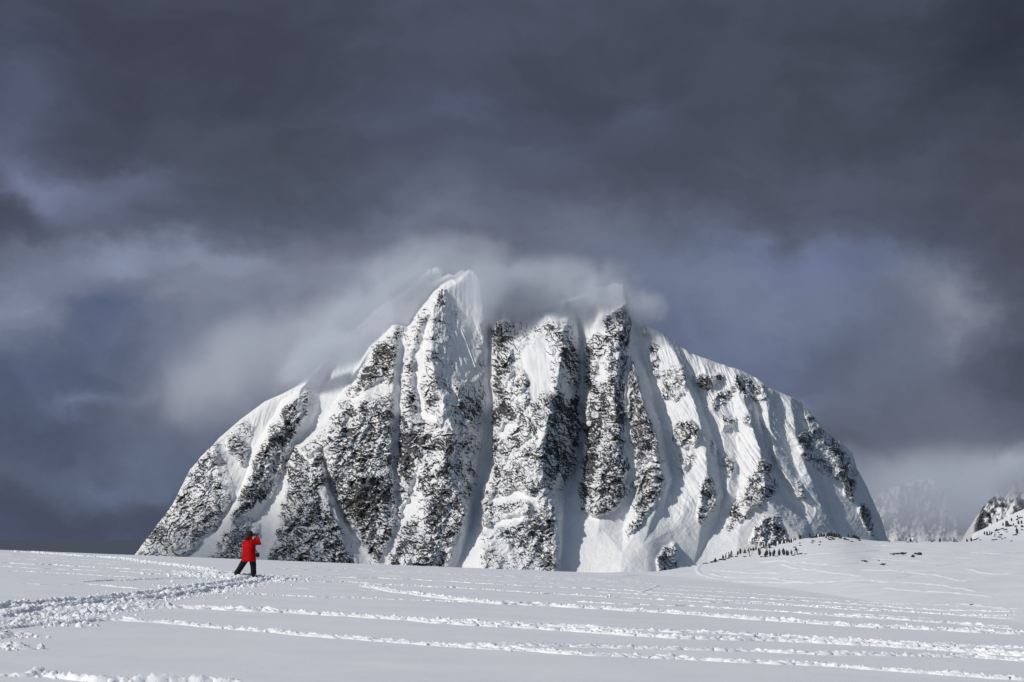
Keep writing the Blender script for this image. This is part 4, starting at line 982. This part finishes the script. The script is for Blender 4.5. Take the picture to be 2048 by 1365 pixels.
sR, sL = Vector((.15,-.16,1.46)), Vector((-.09,.16,1.46)); eR, eL = Vector((.47,-.10,1.39)), Vector((.24,.42,1.36))
CC = HC + f_ * .175 + Vector((0, 0, .01)); wR, wL = CC + r_ * .115 - Vector((0, 0, .055)) - f_ * .02, CC + f_ * .05 - r_ * .03 - Vector((0, 0, .12))
hipR, hipL = Vector((.14,-.05,.90)), Vector((-.03,.05,.90)); kF, kB = Vector((.20,-.04,.50)), Vector((-.27,.06,.50)); aF, aB = Vector((.215,.0,.12)), Vector((-.50,.1,.13))
def person():
    bm = bmesh.new()
    tube(bm, [(.06,0,.86),(.05,0,1.0),(.03,0,1.2),(.03,0,1.4),(.04,.01,1.5)], [(.16,.12),(.15,.11),(.17,.12),(.2,.12),(.1,.08)], 16, axis=r_)
    tube(bm, [(.04,.01,1.46),(.055,.015,1.58),HC - Vector((0, 0, .05))], [.065,.058,.06])
    ball(bm, HC, (.078,.098,.112), Quaternion((0, 0, 1), math.atan2(f_.y, f_.x) - math.pi / 2)); ball(bm, HC + f_ * .035 - Vector((0, 0, .07)), (.05,.05,.05))
    tube(bm, [HC + f_ * .085 + Vector((0,0,.02)), HC + f_ * .112 - Vector((0,0,.02))], [.011,.017], 8)
    ball(bm, HC + f_ * .09 - Vector((0,0,.052)), (.02,.02,.009))
    for sg in (-1, 1): ball(bm, HC + r_ * .08 * sg - Vector((0,0,.005)), (.016,.022,.032))
    for a, b, c in ((sR, eR, wR), (sL, eL, wL)): tube(bm, [a, a.lerp(b, .5), b, b.lerp(c, .5), c], [.056,.05,.042,.038,.028])
    for h, k, a in ((hipR, kF, aF), (hipL, kB, aB)):
        tube(bm, [h, h.lerp(k, .5), k, k.lerp(a, .4), a], [.09,.078,.058,.056,.042]); tube(bm, [a, a + Vector((0,0,-.06)), a + f_ * .13 + Vector((0,0,-.075))], [.042,.045,.032])
    # right hand gripping the side of the camera: palm, four fingers round the front, thumb at the back
    for wr, out, up, fing in ((wR, r_, Vector((0,0,1)), f_), (wL, -r_, Vector((0,0,1)), f_)):
        if wr is wR:
            pc = CC + out * .085 - Vector((0,0,.012)); ball(bm, pc, (.045,.022,.045), Quaternion((0,0,1), math.atan2(fing.y, fing.x)))
            tube(bm, [wr, pc], [.028,.03])
            for q, ln in enumerate((.052,.058,.056,.046)):
                b0 = pc + fing * .028 + up * (.032 - q * .02)
                tube(bm, [b0, b0 + fing * ln * .55, b0 + fing * ln * .75 - out * ln * .45, b0 + fing * ln * .55 - out * ln * .95], [.010,.0098,.0092,.008], 8)
            b0 = pc - fing * .03 + up * .005
            tube(bm, [b0, b0 - fing * .025 - out * .02, b0 - fing * .028 - out * .05], [.013,.011,.009], 8)
        else:
            pc = CC + f_ * .085 - Vector((0,0,.055)); ball(bm, pc, (.045,.042,.018), Quaternion((0,0,1), math.atan2(fing.y, fing.x)))
            tube(bm, [wr, pc], [.028,.028])
            for q, ln in enumerate((.055,.062,.06,.048)):
                b0 = pc + r_ * .035 + fing * (.03 - q * .02)
                tube(bm, [b0, b0 + r_ * ln * .35 + up * .012, b0 + r_ * ln * .5 + up * .035, b0 + r_ * ln * .25 + up * .06], [.010,.0098,.0092,.008], 8)
            b0 = pc - r_ * .035
            tube(bm, [b0, b0 - r_ * .018 + up * .03, b0 - r_ * .008 + up * .062], [.013,.011,.009], 8)
    body = link('person', fused('person', bm, .0075, 3), SKIN); body.location = ORI
    tag(body, 'photographer in red parka, black hat and dark trousers raising a camera to the face', 'person')
    # parka
    bm = bmesh.new()
    tube(bm, [(.015,0,.655),(.015,0,.69),(.02,0,.85),(.02,0,1.05),(.015,0,1.25),(.01,0,1.38),(.02,0,1.47),(.04,.01,1.54),(.05,.015,1.585)],
         [(.33,.25),(.345,.26),(.335,.255),(.315,.24),(.33,.235),(.315,.215),(.22,.17),(.12,.11),(.105,.10)], 28, axis=r_)
    for a, b, c in ((sR, eR, wR), (sL, eL, wL)):
        a2 = a + Vector((-.04, 0, -.02)) if a is sR else a
        tube(bm, [a2, a2.lerp(b, .5), b, b.lerp(c, .35), b.lerp(c, .88)], [.115,.10,.088,.075,.06], 14)
    for zz in (.86, 1.0, 1.13): ball(bm, (-.02 + (zz - 1) * .3, -.21, zz), (.14,.05,.02), Quaternion((0,1,0), .25))
    ball(bm, (-.20,-.08,.9), (.05,.1,.12)); ball(bm, (.0,-.2,.78), (.11,.045,.075))
    me = fused('jacket', bm, .012, 3)
    n_ = len(me.vertices); cc = np.zeros(n_ * 3, np.float32); me.vertices.foreach_get('co', cc); cc = cc.reshape(-1, 3)
    nn = np.zeros(n_ * 3, np.float32); me.vertices.foreach_get('normal', nn); nn = nn.reshape(-1, 3)
    w_ = fbm(cc[:, 0] * 6 + cc[:, 1] * 5, cc[:, 2] * 13 + cc[:, 0] * 5, 3, 401, .5, True)
    cc += nn * (w_ * .011)[:, None]; me.vertices.foreach_set('co', cc.ravel())
    jk = link('jacket', me, RED, body)
    bm = bmesh.new()
    tube(bm, [(-.15,-.13,1.53),(-.12,-.17,1.575),(-.05,-.15,1.585),(.0,-.08,1.56)], [.03,.055,.045,.025], 12); ball(bm, (-.13,-.12,1.59), (.055,.06,.05)); ball(bm, (-.08,-.15,1.62), (.03,.03,.035)); ball(bm, (-.16,-.06,1.56), (.045,.05,.04))
    me = fused('fur_trim', bm, .01, 1)
    for v in me.vertices: v.co += v.normal * random.uniform(-.008, .014)
    hd0 = bmesh.new(); tube(hd0, [(-.06,-.14,1.46),(-.07,-.15,1.52),(-.02,-.12,1.575),(.03,-.06,1.59),(.1,-.05,1.58),(.13,.0,1.57)], [.05,.075,.06,.045,.035,.025], 14)
    hd = link('hood', fused('hood', hd0, .01, 3), RED, jk); link('fur_trim', me, FUR, body)
    # trousers
    bm = bmesh.new(); tube(bm, [(.05,0,.66),(.05,0,.80),(.05,0,.95)], [(.17,.14),(.195,.155),(.18,.14)], 18, axis=r_)
    for h, k, a in ((hipR, kF, aF), (hipL, kB, aB)):
        tube(bm, [h - Vector((0,0,.05)), h.lerp(k, .5), k, k.lerp(a, .45), a + Vector((0,0,.01))], [.14,.137,.125,.115,.12], 14)
    link('trousers', fused('trousers', bm, .013, 3), NAVY, body)
    for a, d in ((aF, f_), (aB, f_)):
        bm = bmesh.new(); tube(bm, [a + Vector((0,0,.10)), a, a - Vector((0,0,.08))], [.075,.07,.065]); tube(bm, [a - d * .07 + Vector((0,0,-.075)), a + d * .05 + Vector((0,0,-.065)), a + d * .18 + Vector((0,0,-.085))], [.05,.06,.04])
        link('boot', fused('boot', bm, .012, 2), BLACK, body)
    # knitted hat
    bm = bmesh.new(); q = Quaternion((0, 0, 1), math.atan2(f_.y, f_.x) - math.pi / 2)
    ball(bm, HC + Vector((-.022,-.015,.055)), (.118,.135,.138), q, 3); tube(bm, [HC - f_ * .022 + Vector((0,0,.0)), HC - f_ * .022 + Vector((0,0,.06))], [(.112,.125),(.116,.13)], 20, axis=r_)
    ball(bm, HC - f_ * .06 + Vector((0,0,-.03)), (.085,.075,.08))
    link('hat', fused('hat', bm, .01, 3), BLACK, body)
    for sg in (-1, 1):
        bm = bmesh.new(); ball(bm, HC + f_ * .088 + r_ * .032 * sg + Vector((0,0,.012)), .011); link('eye', plain('eye', bm), BLACK, body)
    # camera held to the face
    cm = bpy.data.objects.new('camera_body', None); cm.name = 'photo_camera'; COL.objects.link(cm); cm.location = ORI + CC
    tag(cm, 'black camera with a zoom lens held up to the face of the photographer', 'camera')
    Q = Quaternion((0, 0, 1), math.atan2(f_.y, f_.x) - math.pi / 2)
    bm = bmesh.new(); box(bm, (0, 0, 0), (.14, .065, .095), Q, .008); box(bm, (0, 0, .058), (.06, .06, .035), Q, .006); link('body', plain('body', bm, False), CAMM, cm)
    bm = bmesh.new(); tube(bm, [f_ * .03, f_ * .06, f_ * .062, f_ * .13, f_ * .132, f_ * .16], [.036,.036,.039,.039,.043,.043], 24); ln = link('lens', plain('lens', bm, False), CAMM, cm)
    bm = bmesh.new(); tube(bm, [f_ * .159, f_ * .162], [.036,.034], 24); link('front_glass', plain('front_glass', bm), GLS, ln)
    # bag on its strap
    bg = bpy.data.objects.new('camera_bag', None); COL.objects.link(bg); P = Vector((.375,-.10,.91)); bg.location = ORI + P
    tag(bg, 'small black pouch hanging at the hip of the photographer from a shoulder strap', 'bag')
    bm = bmesh.new(); box(bm, (0, 0, 0), (.13, .12, .17), Quaternion((0,1,0), .12), .03); box(bm, (.01, 0, .075), (.14, .13, .05), Quaternion((0,1,0), .12), .02); box(bm, (.055, 0, -.02), (.05, .09, .10), Quaternion((0,1,0), .12), .015)
    link('pouch', plain('pouch', bm, False), BLACK, bg)
    bm = bmesh.new(); pts = [(.36,-.12,.98),(.34,-.19,1.08),(.27,-.255,1.2),(.16,-.285,1.32),(.06,-.265,1.42),(-.0,-.2,1.50),(.0,-.12,1.545)]
    tube(bm, [Vector(p) - P for p in pts], [.022] * 7, 8, (1, .3)); link('strap', plain('strap', bm, False), BLACK, bg)
person()
